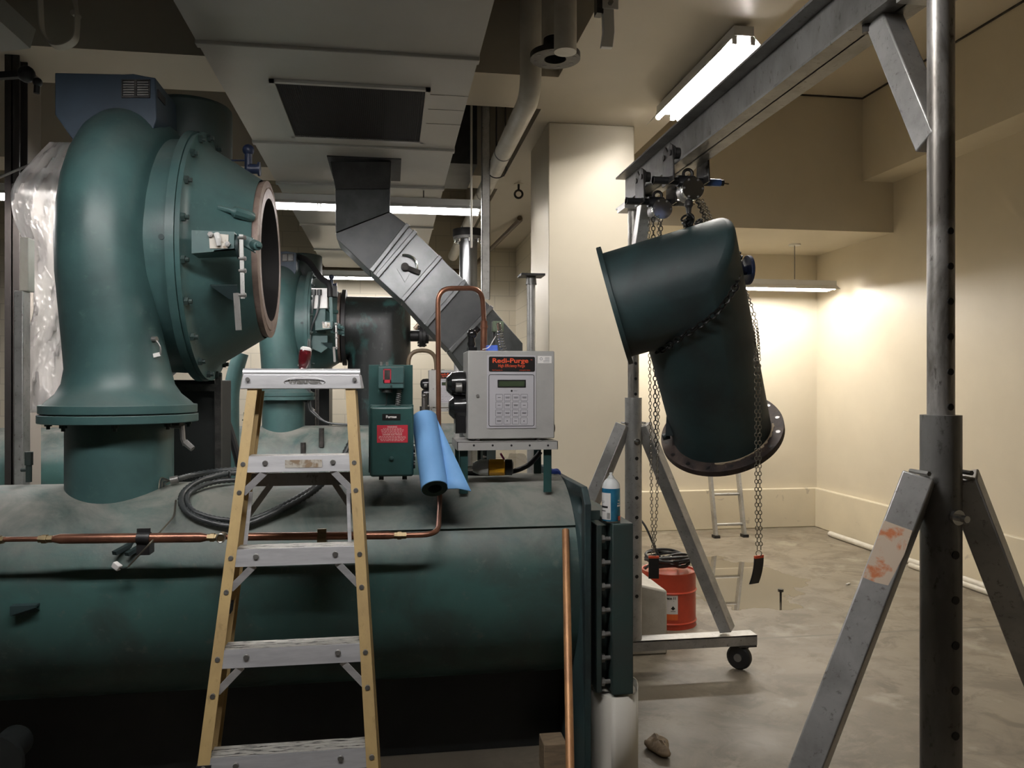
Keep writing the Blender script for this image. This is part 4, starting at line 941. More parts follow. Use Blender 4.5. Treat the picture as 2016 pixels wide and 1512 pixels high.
    # knob on the side, motor behind the other side
    c = PP(1450, 1250); MB().lathe([(0, 0), (.018, .002), (.028, .012), (.03, .03), (.022, .035)], (c.x + .022, YP + .1, c.z), (-1, 0, 0), 20).build('side_gland', M['dsteel'], t)
    s = PP(160, 700); s.x = a.x
    m = MB().lathe([(0, -.085), (.03, -.08), (.05, -.06), (.055, -.02), (.055, .0)], (s.x - .0, YP + .12, 1.6), (1, 0, 0), 24); m.lathe([(.03, -.07), (.05, -.05), (.055, 0), (.055, .01)], (s.x, YP + .12, 1.50), (1, 0, 0), 20, cap0=True); m.box(s.x - .045, s.x - .0005, YP + .08, YP + .17, 1.39, 1.52); m.build('pump_motor', M['blackgloss'], t, bevel=.003)
    m = MB().cyl((s.x - .045, YP + .06, 1.585), (s.x - .02, YP + .06, 1.585), .02, seg=16); m.build('motor_band', M['steel'], t)
    # shelf and legs
    p, q = atY(900, 887, 3.24), atY(1098, 868, 3.24)
    m = MB().box(p.x, q.x, 3.235, 3.52, q.z - .002, q.z); m.box(p.x, q.x, 3.235, 3.238, p.z, q.z); m.box(p.x, p.x + .003, 3.235, 3.52, p.z, q.z); m.box(q.x - .003, q.x, 3.235, 3.52, p.z, q.z)
    m.mi = 1
    for px in (933, 970, 1007, 1043, 1079): c = atY(px, 877, 3.2345); m.cyl(c, c + V((0, .002, 0)), .0045, seg=12)
    m.build('shelf', [M['grey'], M['ink']], t)
    for px, y in ((913, 3.26), (1078, 3.26), (913, 3.49), (1078, 3.49)):
        x = atY(px, 900, 3.26).x; zs = ZS + math.sqrt((RS + .0125) ** 2 - (min(abs(y - YS), abs(y + .034 - YS))) ** 2) + .0005
        m = MB().box(x - .017, x + .017, y, y + .004, zs, p.z); m.box(x - .017 if px < 1000 else x + .013, x - .013 if px < 1000 else x + .017, y, y + .034, zs, p.z); m.build('leg', M['ngreen'], t)
    # fittings on top
    c = PP(500, 82, YP + .12); x0 = c.x
    c = V((PP(560, 80).x, YP + .1, b.z))
    return t
pu = purge()
rp = dup(pu, (.06, 4.6, 0), 'distant grey purge box half hidden by the copper pipe, same red title', None)
# hardware standing on the near box
zt_ = atY(1000, 691, YP).z
t = thing('valve_fitting', 'black valve fitting on top of the grey purge box', 'valve', atY(934, 690, YP + .1))
c = atY(928, 690, YP + .1); c.z = zt_
m = MB().box(c.x - .015, c.x + .02, c.y - .04, c.y + .05, zt_, zt_ + .018); m.cyl(c + V((0, 0, .018)), c + V((0, 0, .06)), .015, seg=16); m.cyl(c + V((0, 0, .026)), c + V((0, 0, .04)), .018, seg=12); m.ball(c + V((.003, 0, .075)), .022); m.cyl(c + V((.0, 0, .07)), c + V((.03, .02, .1)), .014, seg=12); m.build('valve_body', M['blackgloss'], t)
c = atY(969, 690, YP + .08); tag(MB().hexa([(c.x - .026, c.y - .02, zt_), (c.x + .024, c.y - .02, zt_), (c.x + .024, c.y + .03, zt_), (c.x - .026, c.y + .03, zt_), (c.x - .022, c.y - .018, zt_ + .026), (c.x + .021, c.y - .02, zt_ + .028), (c.x + .022, c.y + .028, zt_ + .026), (c.x - .024, c.y + .03, zt_ + .028)]).build('tape_wrap', M['tape'], bevel=.004), 'wad of bright blue tape on top of the grey purge box', 'tape')
t = thing('relay_box', 'olive relay box with a silver spring conduit above the purge box', 'junction box', atY(982, 690, YP + .12))
q0, q1 = atY(970, 653, YP + .14), atY(992, 632, YP + .14)
MB().box(q0.x, q1.x, YP + .14, YP + .18, q0.z, q1.z).build('relay_case', M['olive'], t, bevel=.003)
MB().box(q0.x + .004, q0.x + .012, YP + .16, YP + .17, zt_, q0.z).build('support_strip', M['dsteel'], t)
c0, c1, c2 = atY(982, 640, YP + .12), atY(984, 652, YP + .10), atY(993, 692, YP + .09)
m = MB().cyl(c0, c1, .012, .010, seg=14); m.ball(c0, .012); m.build('conduit_connector', M['chrome'], t)
m = MB(); n = 9
for k in range(n): s = k / (n - 1); m.torus(c1.lerp(c2, s) + V((-.004 * math.sin(PI * s), 0, 0)), (c2 - c1), .0105, .0028, 16, 6)
m.build('spring_conduit', M['chrome'], t)
m = MB().tube(smooth_path([atY(950, 688, YP + .06), atY(962, 684, YP + .05), atY(970, 672, YP + .06), atY(976, 662, YP + .1)], 5), .002, 5); m.build('thin_wire', M['labelwhite'], t)
# ================================================================ STARTER BOX (green, "Furnas")
YB = 3.12
def PB(cx, cy, y=YB): return atY(700 + cx * .172, 690 + cy * .172, y)
t = thing('starter_box', 'deep green starter box with red warning label beside the ladder', 'control box', PB(420, 1450))
a, b = PB(165, 1450), PB(665, 640)
MB().box(a.x, b.x, YB, YB + .14, a.z, b.z).build('box_cover', M['ngreen'], t, bevel=.010, seg=3)
MB().box(a.x - .003, b.x + .003, YB + .13, YB + .14, a.z + .02, b.z + .004).build('box_base', M['ngreen'], t, bevel=.003)
p, q = PB(150, 1400, YB + .15), PB(655, 165, YB + .15)
MB().box(p.x, q.x, YB + .15, YB + .157, p.z, q.z).build('back_plate', M['ngreen'], t, bevel=.002)
MB().box(p.x, p.x + .006, YB + .157, YB + .21, p.z, q.z).build('plate_side', M['ngreen'], t)
p, q = PB(258, 438, YB + .06), PB(555, 182, YB + .06)
sw = MB().box(p.x, q.x, YB + .06, YB + .15, p.z, q.z).build('pressure_switch', M['green'], t, bevel=.004)
y = YB + .058
fr = lambda x0, x1, z0, z1: MB().box(PB(x0, z1, y).x, PB(x1, z0, y).x, y, y + .002, PB(x0, z1, y).z, PB(x1, z0, y).z)
m = MB()
for x0, x1, z0, z1 in ((318, 330, 212, 372), (395, 407, 212, 372), (318, 407, 212, 224), (318, 407, 335, 372)): m.box(PB(x0, z1, y).x, PB(x1, z0, y).x, y, y + .002, PB(x0, z1, y).z, PB(x1, z0, y).z)
m.build('scale_frame', M['labelred'], sw)
m = fr(330, 395, 224, 335); m.build('scale_window', M['dsteel'], sw)
fr(410, 552, 370, 376).build('cover_seam', M['dark'], sw)
c = PB(408, 408, y); MB().cyl((c.x, y - .002, c.z), (c.x, y + .004, c.z), .004, seg=12).build('cover_screw', M['dgreen'], sw)
c = PB(360, 470, YB + .09); m = MB().cyl((c.x, YB + .09, c.z - .004), (c.x, YB + .09, PB(360, 440, YB + .09).z), .022, seg=20); m.cyl((c.x - .004, YB + .09, b.z), (c.x, YB + .09, c.z), .002, seg=6); m.build('switch_bellows', M['dark'], t)
m = MB(); p, q = PB(500, 455, YB + .09), PB(480, 640, YB + .08)
for k in range(9): m.torus(p.lerp(q, k / 8), q - p, .008, .0024, 14, 6)
m.build('spring_conduit', M['steel'], t)
for cx in (295, 360): c = PB(cx, 165, YB + .1); MB().cyl((c.x, YB + .1, c.z - .003), (c.x, YB + .1, c.z + .012), .006, seg=10).build('terminal_post', M['steel'], t)
y = YB - .0012
pl = MB().box(PB(305, 800).x, PB(515, 725).x, y, YB, PB(305, 800).z, PB(515, 725).z).build('name_plate', M['ink'], t, flat=True)
c = PB(408, 760); letters('name_lettering', [('Furnas', 0, 0, .0138, 1.12, .0005)], M['labelwhite'], pl, (c.x, y - .0004, c.z), (1, 0, 0), (0, 0, 1))
lb = MB().box(PB(245, 1057).x, PB(598, 853).x, y, YB, PB(245, 1057).z, PB(598, 853).z).build('warning_label', M['labelred'], t, flat=True)
c = PB(420, 875); d = PB(420, 963)
letters('warning_lettering', [('WARNING', 0, 0, .0082, .95, .0004), ('DANGER ELECTRIQUE', 0, d.z - c.z, .0088, .85, .0004)], M['pink'], lb, (c.x, y - .0004, c.z), (1, 0, 0), (0, 0, 1))
m = MB()
for cy, w in ((893, 105), (908, 130), (925, 125), (942, 120), (985, 150), (1000, 155), (1016, 140), (1032, 132)):
    x = 420 - w
    while x < 420 + w:
        l = random.uniform(12, 34); m.box(PB(x, cy).x, PB(min(x + l, 420 + w), cy).x, y - .0005, y, PB(x, cy + 4).z, PB(x, cy - 4).z); x += l + 7
m.build('label_marking', M['pink'], lb, flat=True)
c = PB(412, 1240); MB().lathe([(.009, 0), (.009, -.004), (.004, -.008)], (c.x, YB, c.z), (0, 1, 0), 16, cap1=True).build('cover_knob', M['ngreen'], t)
for k in range(3): c = PB(690, 1130 + k * 90, YB + .09); MB().cyl((b.x, YB + .09, c.z), (b.x + .008, YB + .09, c.z), .014, seg=12).build('side_gland', M['dsteel'], t)
for x in (a.x + .03, b.x - .04): MB().box(x, x + .02, YB + .157, YB + .30, a.z + .02, a.z + .03).box(x, x + .02, YB + .29, YB + .30, ZS + math.sqrt((RS + .013) ** 2 - (YB + .30 - YS) ** 2) + .001, a.z + .025).build('mounting_foot', M['dark'], t)
# ================================================================ BLUE FOAM ROLL
end = V(atY(856, 962, 3.05)); top = end + V((-.03, .24, .26)); ax = (top - end).normalized()
t = thing('foam_sheet_roll', 'sky blue sheet rolled up with a dark green foam core, leaning on the shell', 'foam roll', end)
e1, e2 = frame(ax)
def spiral(r0, r1, turns, n, c): return [c + (e1 * math.cos(2 * PI * turns * k / n) + e2 * math.sin(2 * PI * turns * k / n)) * (r0 + (r1 - r0) * k / n) for k in range(n + 1)]
R0 = .05
m = MB().lathe([(R0, 0), (R0 + .002, .001), (R0 + .002, (top - end).length), (R0, (top - end).length)], end, ax, 40); m.build('outer_wrap', M['blue'], t)
m = MB().lathe([(R0, -.001), (R0, .05), (.026, .05), (.026, -.001)], end, ax, 40, closed=True); m.build('foam_core', M['foam'], t); MB().lathe([(R0 + .0015, -.001), (.001, -.002)], top, ax, 40).build('top_end', M['foam'], t); MB().lathe([(.0262, .049), (.001, .05)], end, ax, 24).build('roll_hollow', M['ink'], t)
# loose flap
m = MB(); fl = []
side = (RIGHT * 1.0)
for k in range(9):
    s = k / 8; pb = end.lerp(top, .98 - .98 * s) + side * (R0 * .98) + V((0, -.01 * s, 0))
    w = .004 + .085 * s; fl.append([pb, pb + side * w * .45 + V((0, .006 * s, .0)), pb + side * w + V((0, -.012 * s, -.008 * s))])
for a_, b_ in zip(fl, fl[1:]):
    for k in range(2): m.quad(a_[k], a_[k + 1], b_[k + 1], b_[k])
o = m.build('loose_flap', M['blue'], t, ang=80, merge=True); md = o.modifiers.new('thick', 'SOLIDIFY'); md.thickness = .004
# ================================================================ tools and bits on the shell
def shell_top(y, r=RS + .012): return ZS + math.sqrt(r * r - (y - YS) ** 2)
YT = 3.36; zc = 0
c = lambda px, py: atY(px, py, YT)
t = thing('impact_wrench', 'yellow and grey impact wrench lying under the purge stand', 'power tool', c(965, 935))
p0, p1 = c(931, 921), c(948, 919)
m = MB().lathe([(.008, -.03), (.008, 0), (.02, .0), (.026, .012), (.033, .03), (.034, .066)], c(931, 920), RIGHT, 28, cap0=True, cap1=True); m.build('gear_nose', M['cast'], t)
MB().cyl(c(919, 921), c(931, 920), .008, seg=12).build('drive_anvil', M['chrome'], t)
q = c(962, 920); m = MB().lathe([(.030, 0), (.035, .004), (.035, .066), (.03, .07)], q, RIGHT, 28, cap0=True, cap1=True); m.build('motor_housing', M['yellow'], t)
m = MB().lathe([(.03, 0), (.034, .004), (.034, .03), (.022, .036)], c(994, 920), RIGHT, 24, cap0=True, cap1=True); m.bar(c(985, 908), c(1004, 910), .04, .012); m.build('rear_cap', M['black'], t)
m = MB().bar(c(985, 925) + V((0, .02, 0)), c(985, 925) + V((0, .12, .0)), .035, .045); m.build('grip', M['black'], t, bevel=.008)
m = MB()
cbag = c(1020, 908); m.ball(cbag + V((0, .03, 0)), .05, 20, 14, (.95, .8, .65))
for i, p in enumerate(m.v): n_ = (p - cbag); m.v[i] = cbag + n_ * (1 + .12 * math.sin(11 * n_.x * 9 + 5 * n_.z * 30) + random.uniform(-.06, .06))
bagt = thing('plastic_bag', 'clear zip bag with a pink seal behind the yellow impact wrench', 'plastic bag', cbag)
m.build('bag_film', M['bag'], bagt, ang=80)
MB().bar(c(986, 893) + V((0, .01, 0)), c(997, 912) + V((0, .01, 0)), .008, .012, (0, 1, 0)).build('zip_seal', pm('magenta_zip', (.55, .05, .22, 1), .4), bagt)
m = MB(); c1 = atY(1092, 932, 3.5); m.ball(c1, .026, 14, 10, (1, .8, .8))
for i, p in enumerate(m.v): m.v[i] = c1 + (p - c1) * random.uniform(.85, 1.2)
tag(m.build('rag', M['bluerag'], ang=80), 'small crumpled royal blue cloth at the end of the teal shell', 'cloth')
# black hose under the stand
pts = [atY(893, 929, 3.42), atY(915, 931, 3.43), atY(950, 932, 3.44), atY(1000, 930, 3.44), atY(1036, 918, 3.44), atY(1056, 900, 3.44), atY(1064, 889, 3.44)]
tag(MB().tube(smooth_path(pts, 6), .011, 10).build('rubber_hose', M['black']), 'black rubber hose curving under the purge stand behind the impact wrench', 'hose')
# ================================================================ COPPER LINE WITH DRIERS
YL = 3.0
L = lambda px, py, y=YL: atY(px, py, y)
t = thing('copper_line', 'copper line with two fat drier tubes running along the teal shell', 'pipe', L(250, 1062))
MB().tube([L(-160, 1064), L(88, 1061)], .009, 12).build('thin_tube', M['copper'], t)
def drier(px0, py0, px1, py1, r):
    a, b = L(px0, py0), L(px1, py1); ln = (b - a).length
    MB().lathe([(.009, 0), (.012, .012), (r, .035), (r, ln - .035), (.012, ln - .012), (.009, ln)], a, b - a, 28, cap0=True, cap1=True).build('drier_shell', M['copper'], t)
drier(98, 1061, 415, 1058, .0175); drier(446, 1057, 782, 1054, .0145)
def fitting(px, py, px1, mat):
    a, b = L(px, py), L(px1, py); m = MB().cyl(a, b, .0135, seg=6); m.cyl(a.lerp(b, .25), a.lerp(b, .6), .0165, seg=6); m.build('flare_nut', mat, t)
fitting(76, 1061, 104, M['brass']); fitting(-8, 1063, 8, M['brass']); fitting(408, 1058, 432, M['brass']); fitting(776, 1054, 800, M['brass'])
c = L(437, 1057); m = MB().cyl(c + V((0, -.024, 0)), c + V((0, .015, 0)), .017, seg=20); m.mi = 1; m.torus(c + V((0, -.024, 0)), (0, 1, 0), .015, .003, 20, 6); m.build('sight_glass', [M['brass'], M['chrome']], t)
riser = round_path([L(798, 1054), L(862, 1052), L(866, 990, 3.24), L(864, 905, 3.30), atY(862, 568, 3.3), atY(949, 567, 3.36), atY(953, 640, 3.38)], .06)
MB().tube(riser, .0105, 12).build('bent_tube', M['copper'], t)
m = MB().tube([atY(953, 632, 3.38), atY(952, 690, 3.38)], .0145, 12); m.cyl(atY(953, 641, 3.38), atY(953, 646, 3.38), .017, seg=12); m.build('tube_socket', M['copper'], t)
def strap(px, mat, w, name):
    c = L(px, 1059); m = MB().lathe([(.0185, -w), (.0215, -w), (.0215, w), (.0185, w)], c, L(px + 5, 1059) - c, 20, closed=True); m.box(c.x - w, c.x + w, c.y - .006, c.y + .004, c.z + .018, c.z + .034); m.box(c.x - w, c.x + w, c.y - .01, c.y + .05, c.z - .06, c.z - .02); m.build(name, mat, t)
strap(283, M['black'], .022, 'black_clamp'); strap(634, M['brass'], .016, 'brass_clamp')
for px, py in ((238, 1085), (262, 1087)):
    e = on_cyl(px + 10, py - 8, SHELLC, SHELLX, RS); MB().bar(e + V((.02, .02, .01)), e + V((-.025, -.05, -.012)), .022, .014).build('strut_tab', M['dgreen'], ch)
# ================================================================ FLEXIBLE CONDUIT COIL
def S(px, py, r=RS + .029): return on_cyl(px, py, SHELLC, SHELLX, r)
def corr(name, pts, r, par):
    q = smooth_path(pts, 40); d = []; acc = 0; out = [q[0]]; step = .0075
    for a_, b_ in zip(q, q[1:]):
        acc += (b_ - a_).length
        if acc >= step: out.append(b_); acc = 0
    return MB().tube(out, [r if k % 2 else r * .74 for k in range(len(out))], 10).build(name, M['conduit'], par, ang=60)
t = thing('conduit_coil', 'coil of dark ribbed flexible conduit resting on the teal shell behind the ladder', 'cable', S(440, 990))
b1 = [S(349, 943), S(385, 934), S(440, 926), S(500, 925), S(560, 930)]
corr('conduit_run', b1, .0125, t)
b2 = [S(520, 930, RS + .035), S(450, 932, RS + .035), S(390, 948, RS + .03), S(358, 976, RS + .025), S(368, 1008, RS + .024), S(420, 1030, RS + .024), S(480, 1033, RS + .026), S(560, 1000, RS + .034), S(620, 965, RS + .038), atY(665, 915, 3.42), atY(695, 860, 3.5), atY(705, 835, 3.55)]
corr('conduit_loop', b2, .0135, t)
b3 = [S(500, 944), S(430, 948, RS + .025), S(380, 965, RS + .022), S(368, 985, RS + .022), S(385, 1008, RS + .022), S(440, 1023, RS + .022), S(500, 1020, RS + .026), S(575, 985, RS + .032), S(640, 945, RS + .032)]
corr('conduit_loop', b3, .0115, t)
m = MB(); c0 = S(351, 943)
m.cyl(c0 + V((-.0, 0, 0)), c0 + V((-.03, -.005, -.006)), .016, seg=12); m.build('conduit_connector', M['steel'], t)
for k in range(5): a_ = c0 + V((-.03, -.005, -.006)); MB().tube(smooth_path([a_, a_ + V((-.012 - .004 * k, -.03, .004 + .006 * (k - 2))), a_ + V((-.004 - .006 * k, -.06, -.012 - .003 * k))], 4), .0022, 5).build('loose_wire', M['black'] if k % 2 else M['chain'], t)
m = MB(); c0 = S(452, 938, RS + .038)
m.torus(c0, (1, .3, 0), .02, .003, 16, 5); m.build('cable_tie', M['black'], t)
# hooked wire with a plug
t = thing('sensor_wire', 'thin bare wire with a small clear plug hooked over the copper drier', 'wire', S(343, 1000))
MB().tube(round_path([S(346, 985, RS + .006), S(343, 1016, RS + .01), L(300, 1065, 2.97), L(252, 1116, 2.985)], .03), .0035, 6).build('wire', M['chain'], t)
a_ = L(250, 1117, 2.985); b_ = L(236, 1119, 3.0); MB().tube([a_, a_.lerp(b_, .5) + V((0, 0, -.003)), b_], .002, 5).build('wire_tail', M['black'], t)
m = MB().bar(L(236, 1119, 3.02), L(224, 1110, 3.03), .02, .022); m.build('wire_plug', M['labelwhite'], t, bevel=.003)
# ================================================================ SPRAY CAN on the water box
c = V(atY(1203, 1037, 3.07)); c.z = 1.0505; zz = c.z; hh = atY(1203, 935, 3.07).z - zz
t = thing('spray_can', 'blue and white aerosol can standing on the green water box', 'spray can', c)
rad = .0365
MB().lathe([(rad - .002, 0), (rad, .003), (rad, .135)], c, (0, 0, 1), 40, cap0=True).build('can_body', M['cblue'], t)
MB().lathe([(rad, .135), (rad - .003, .152), (rad - .012, .165), (rad - .02, .172), (.014, .172), (.014, .178)], c, (0, 0, 1), 40, cap1=True).build('can_shoulder', M['canw'], t)
m = MB().cyl(c + V((0, 0, .178)), c + V((0, 0, .196)), .006, seg=14); m.cyl(c + V((0, 0, .178)), c + V((0, 0, .184)), .01, seg=14); m.build('nozzle', M['canw'], t)
MB().lathe([(rad, 0), (rad + .001, .001), (rad + .001, .005), (rad, .006)], c, (0, 0, 1), 40).build('can_rim', M['chrome'], t)
m = MB(); n = 9; rings_ = []
tw = math.atan2(-1, -.2)
def wrap(m, a0, a1, z0, z1, r):
    k = 10; pts0 = [V((c.x + r * math.cos(a0 + (a1 - a0) * i / k), c.y + r * math.sin(a0 + (a1 - a0) * i / k), c.z + z0)) for i in range(k + 1)]
    for i in range(k): p, q = pts0[i], pts0[i + 1]; m.quad(p, q, q + V((0, 0, z1 - z0)), p + V((0, 0, z1 - z0)))
d = math.radians
base = math.degrees(math.atan2(-c.y, -c.x))
wrap(m, d(base - 78), d(base - 2), .012, .118, rad + .0005); m.build('can_label', M['labelwhite'], t, flat=True)
m = MB(); wrap(m, d(base - 74), d(base - 20), .058, .066, rad + .001); wrap(m, d(base - 74), d(base - 35), .045, .048, rad + .001); wrap(m, d(base - 74), d(base - 45), .078, .079, rad + .001); wrap(m, d(base - 74), d(base - 40), .084, .085, rad + .001)
for k in range(7): wrap(m, d(base - 26 + k * 3), d(base - 24.5 + k * 3), .016, .04, rad + .001)
m.build('label_marking', M['ink'], t, flat=True)
m = MB(); wrap(m, d(base + 48), d(base + 85), .008, .026, rad + .0008); m.build('red_mark', M['red'], t, flat=True)
m = MB(); wrap(m, d(base + 42), d(base + 62), .074, .078, rad + .0008); wrap(m, d(base + 40), d(base + 66), .064, .070, rad + .0008); wrap(m, d(base + 46), d(base + 60), .085, .09, rad + .0008); m.build('brand_stroke', M['labelwhite'], t, flat=True)
# ================================================================ LEANING COPPER TUBE, BLOCK, CLOTH ROLL
p1 = V((.695, 3.117, 1.012)); p0 = V((.52, 2.23, 0.0))
tag(MB().lathe([(.0125, 0), (.0145, 0), (.0145, (p1 - p0).length), (.0125, (p1 - p0).length)], p0, p1 - p0, 24, closed=True).build('copper_tube', M['bcopper']), 'long bright copper tube leaning against the teal shell', 'pipe')
tag(MB().box(.615, .71, 3.16, 3.27, 0, .135).build('wood_block', M['wood'], bevel=.004), 'rough timber block on the floor beneath the teal shell', 'timber')
t = thing('cloth_roll', 'white roll of absorbent cloth standing beneath the dark green water box', 'cloth roll', (.9, 3.12, 0))
m = MB().lathe([(.02, .362), (.09, .365), (.095, .35), (.096, .2), (.095, .0)], (.893, 3.12, 0), (0, 0, 1), 40, cap1=True); m.build('roll_core', M['paper'], t)
m = MB(); rr = []
for k in range(12):
    a = math.radians(-110 + k * 13); r_ = .098 + .004 * k / 11 + (.018 if k > 8 else 0) * (k - 8) / 3
    x, y = .893 + r_ * math.cos(a), 3.12 + r_ * math.sin(a); rr.append((x, y, .364 + (.02 if k > 6 else 0)))
for a_, b_ in zip(rr, rr[1:]): m.quad((a_[0], a_[1], 0), (b_[0], b_[1], 0), b_, a_)
o = m.build('loose_layer', M['paper'], t, ang=70, merge=True); o.modifiers.new('thick', 'SOLIDIFY').thickness = .004
# ================================================================ EMPTY BAY: plinth, drum, hoses, ladder, pipes
tag(MB().prism([(1.0, 4.5, 0), (1.0, 4.5, .43), (1.40, 4.5, .43), (1.62, 4.5, .375), (1.62, 4.5, 0)], (0, .985, 0)).build('concrete_plinth', M['conc'], bevel=.012), 'pale painted concrete plinth at the column foot, beside the red drum', 'concrete block')
dc = V((1.845, 5.1, 0)); dr, dh = .178, .36
t = thing('steel_drum', 'red steel drum with a white label, behind the gantry base', 'drum', dc)
prof = [(dr - .006, .008), (dr + .003, 0), (dr + .003, .006), (dr, .012)]
for z in (.035, .235): prof += [(dr, z - .008), (dr + .006, z), (dr, z + .008)]
prof += [(dr, dh - .012), (dr + .003, dh - .006), (dr + .003, dh), (dr - .006, dh - .002), (dr - .008, dh - .012)]
MB().lathe(prof, dc, (0, 0, 1), 64, cap0=True, cap1=True).build('drum_body', M['drum'], t)
bang = math.degrees(math.atan2(-dc.y, -dc.x))
def dwrap(m, a0, a1, z0, z1, r=dr + .001):
    k = 10
    for i in range(k):
        a, b = d(bang + a0 + (a1 - a0) * i / k), d(bang + a0 + (a1 - a0) * (i + 1) / k)
        p, q = dc + V((r * math.cos(a), r * math.sin(a), z0)), dc + V((r * math.cos(b), r * math.sin(b), z0)); m.quad(p, q, q + V((0, 0, z1 - z0)), p + V((0, 0, z1 - z0)))
    return m
lb = dwrap(MB(), -46, 19, .105, .226).build('drum_label', M['labelwhite'], t, flat=True)
dwrap(MB(), -46, 19, .066, .1045).build('hazard_strip', pm('orange_label', (.75, .14, .03, 1), .5), t, flat=True)
def on_drum(o, r=dr + .0016):
    """bend flat lettering (x along the surface) round the drum"""
    for v in o.data.vertices:
        w = v.co + o.location; a = d(bang) + (w.x) / r; q = dc + V((r * math.cos(a), r * math.sin(a), w.z)); v.co = q - dc
    o.location = dc
mm = letters('drum_lettering', [('Freon 11', .010, .207, .021, 1.0, .0010)], M['ink'], None, (0, 0, 0), (1, 0, 0), (0, 0, 1)); on_drum(mm); attach(mm, t)
m = MB(); m.quad((.014, 0, .142), (.028, 0, .130), (.042, 0, .142), (.028, 0, .158)); m.quad((.012, 0, .122), (.044, 0, .122), (.044, 0, .125), (.012, 0, .125)); m.quad((-.03, 0, .188), (.035, 0, .188), (.035, 0, .190), (-.03, 0, .190))
mm = m.build('drum_marking', M['ink'], None, flat=True); on_drum(mm); attach(mm, t)
t = thing('hose_coil', 'tangle of black hoses heaped on top of the red drum', 'hose', dc + V((0, 0, dh)))
for k in range(7):
    ph = random.uniform(0, 6.28); r_ = .10 + .012 * k; cx = random.uniform(-.03, .02); z = dh + .016 + .011 * k
    if k == 6: r_ = .15
    pts = [dc + V((cx + r_ * (1 + .12 * math.sin(2 * a + ph)) * math.cos(a), r_ * (.9 + .1 * math.cos(3 * a + ph)) * math.sin(a), z + .014 * math.sin(2 * a + ph) + .01)) for a in [2 * PI * i / 20 for i in range(20)]]
    MB().tube(smooth_path(pts, 3, True), .0095, 8, closed=True).build('hose_loop', M['black'], t)
pts = [dc + V((-.18, -.05, dh + .02)), dc + V((-.15, -.1, dh + .06)), dc + V((.0, -.05, dh + .10)), dc + V((.12, .0, dh + .09)), dc + V((.15, .05, dh + .03)), dc + V((.08, .1, dh + .03))]
MB().tube(smooth_path(pts, 8), .0095, 8).build('hose_loop', M['black'], t)
pts = [dc + V((-.02, .0, dh + .03)), dc + V((-.09, -.02, dh + .12)), dc + V((-.16, .05, dh + .30)), dc + V((-.25, .15, dh + .38))]
MB().tube(smooth_path(pts, 8), .0075, 8).build('hose_end', M['black'], t)
for px, py in ((1306, 1123), (1324, 1115)): q = atD(px, py, 5.25); q.z = dh + .05; MB().cyl(q, q + V((-.012, 0, .05)), .007, seg=8).build('hose_fitting', M['steel'], t)
# far ladder
t = thing('straight_ladder', 'short grey aluminium ladder leaning on the far cream wall', 'ladder', (3.5, 7.83, 0))
X0, X1 = 3.345, 3.66
RL = lambda x, z: V((x, 7.83 + .235 * z, z))
for x in (X0, X1):
    MB().bar(RL(x, 0.02), RL(x, 1.82), .028, .065, (0, 1, 0)).build('side_rail', M['conduit'] if False else M['leg'], t)
    MB().box(x - .03, x + .03, 7.79, 7.87, 0, .03).build('rubber_foot', M['black'], t)
for k in range(6): z = .13 + .305 * k; MB().cyl(RL(X0, z), RL(X1, z), .015, seg=12).build('rung', M['leg'], t)
# pipes on the floor by the wall
def wallpipe(x, y0, y1, r, label): tag(MB().cyl((x, y0, r), (x, y1, r), r, seg=20).build('floor_pipe', M['pipew']), label, 'pipe')
wallpipe(4.56, 2.6, 7.72, .028, 'long pale pipe on the floor, reaching furthest along the curb')
wallpipe(4.47, 2.5, 6.3, .022, 'shorter pale pipe on the floor beside the long one')
c = atZ(1537, 1185, 0); m = MB().cyl(c, c + V((0, 0, .075)), .008, seg=10); m.cyl(c + V((0, 0, .075)), c + V((0, 0, .095)), .02, seg=6); tag(m.build('anchor_bolt', M['dsteel']), 'rusty anchor bolt sticking up from the concrete near the puddle', 'bolt')
c = atZ(1671, 1152, 0); m = MB().bar(c + V((-.02, 0, .008)), c + V((.02, .02, .008)), .012, .01); tag(m.build('cigarette_butt', M['labelwhite']), 'tiny white scrap on the concrete floor of the empty bay', 'scrap')
# ================================================================ OVERHEAD PIPES AND HANGERS
t = thing('overhead_pipe', 'long white jacketed pipe running under the ceiling beside the cream beam', 'pipe', (.745, 6, 3.15))
MB().tube(round_path([(.745, 9.6, 3.15), (.745, 4.2, 3.15), (.745, 4.2, ZC)], .14), .058, 32).build('pipe_jacket', M['pipew'], t)
for y in (5.25, 6.4, 7.7): MB().lathe([(.058, -.008), (.061, -.008), (.061, .008), (.058, .008)], (.745, y, 3.15), (0, 1, 0), 32, closed=True).build('jacket_band', M['steel'], t)
MB().torus((.745, 5.6, 3.14), (0, 1, 0), .072, .004, 32, 6).build('pipe_ring', M['black'], t)
MB().cyl((.745, 5.6, 3.21), (.745, 5.6, ZC), .006, seg=8).build('hanger_rod', M['dbrown'], t)
t = thing('flanged_drop_pipe', 'dark pipe flange facing down at the end of a white drop pipe', 'pipe', (.82, 3.92, 3.2))
fc = atZ(1093, 117, 3.22)
MB().lathe([(.055, 0), (.125, 0), (.125, .028), (.075, .03), (.062, .06), (.058, .1), (.055, .1)], fc, (0, 0, 1), 48, closed=True).build('flange', M['dsteel'], t)
for k in range(8): a = 2 * PI * (k + .5) / 8; p = fc + V((.098 * math.cos(a), .098 * math.sin(a), -.001)); MB().cyl(p, p + V((0, 0, .004)), .011, seg=12).build('bolt_hole', M['ink'], t)
MB().cyl(fc + V((0, 0, .1)), (fc.x, fc.y, ZC), .066, seg=28).build('pipe_jacket', M['pipew'], t)
fc2 = atD(1113, 103, 3.78)
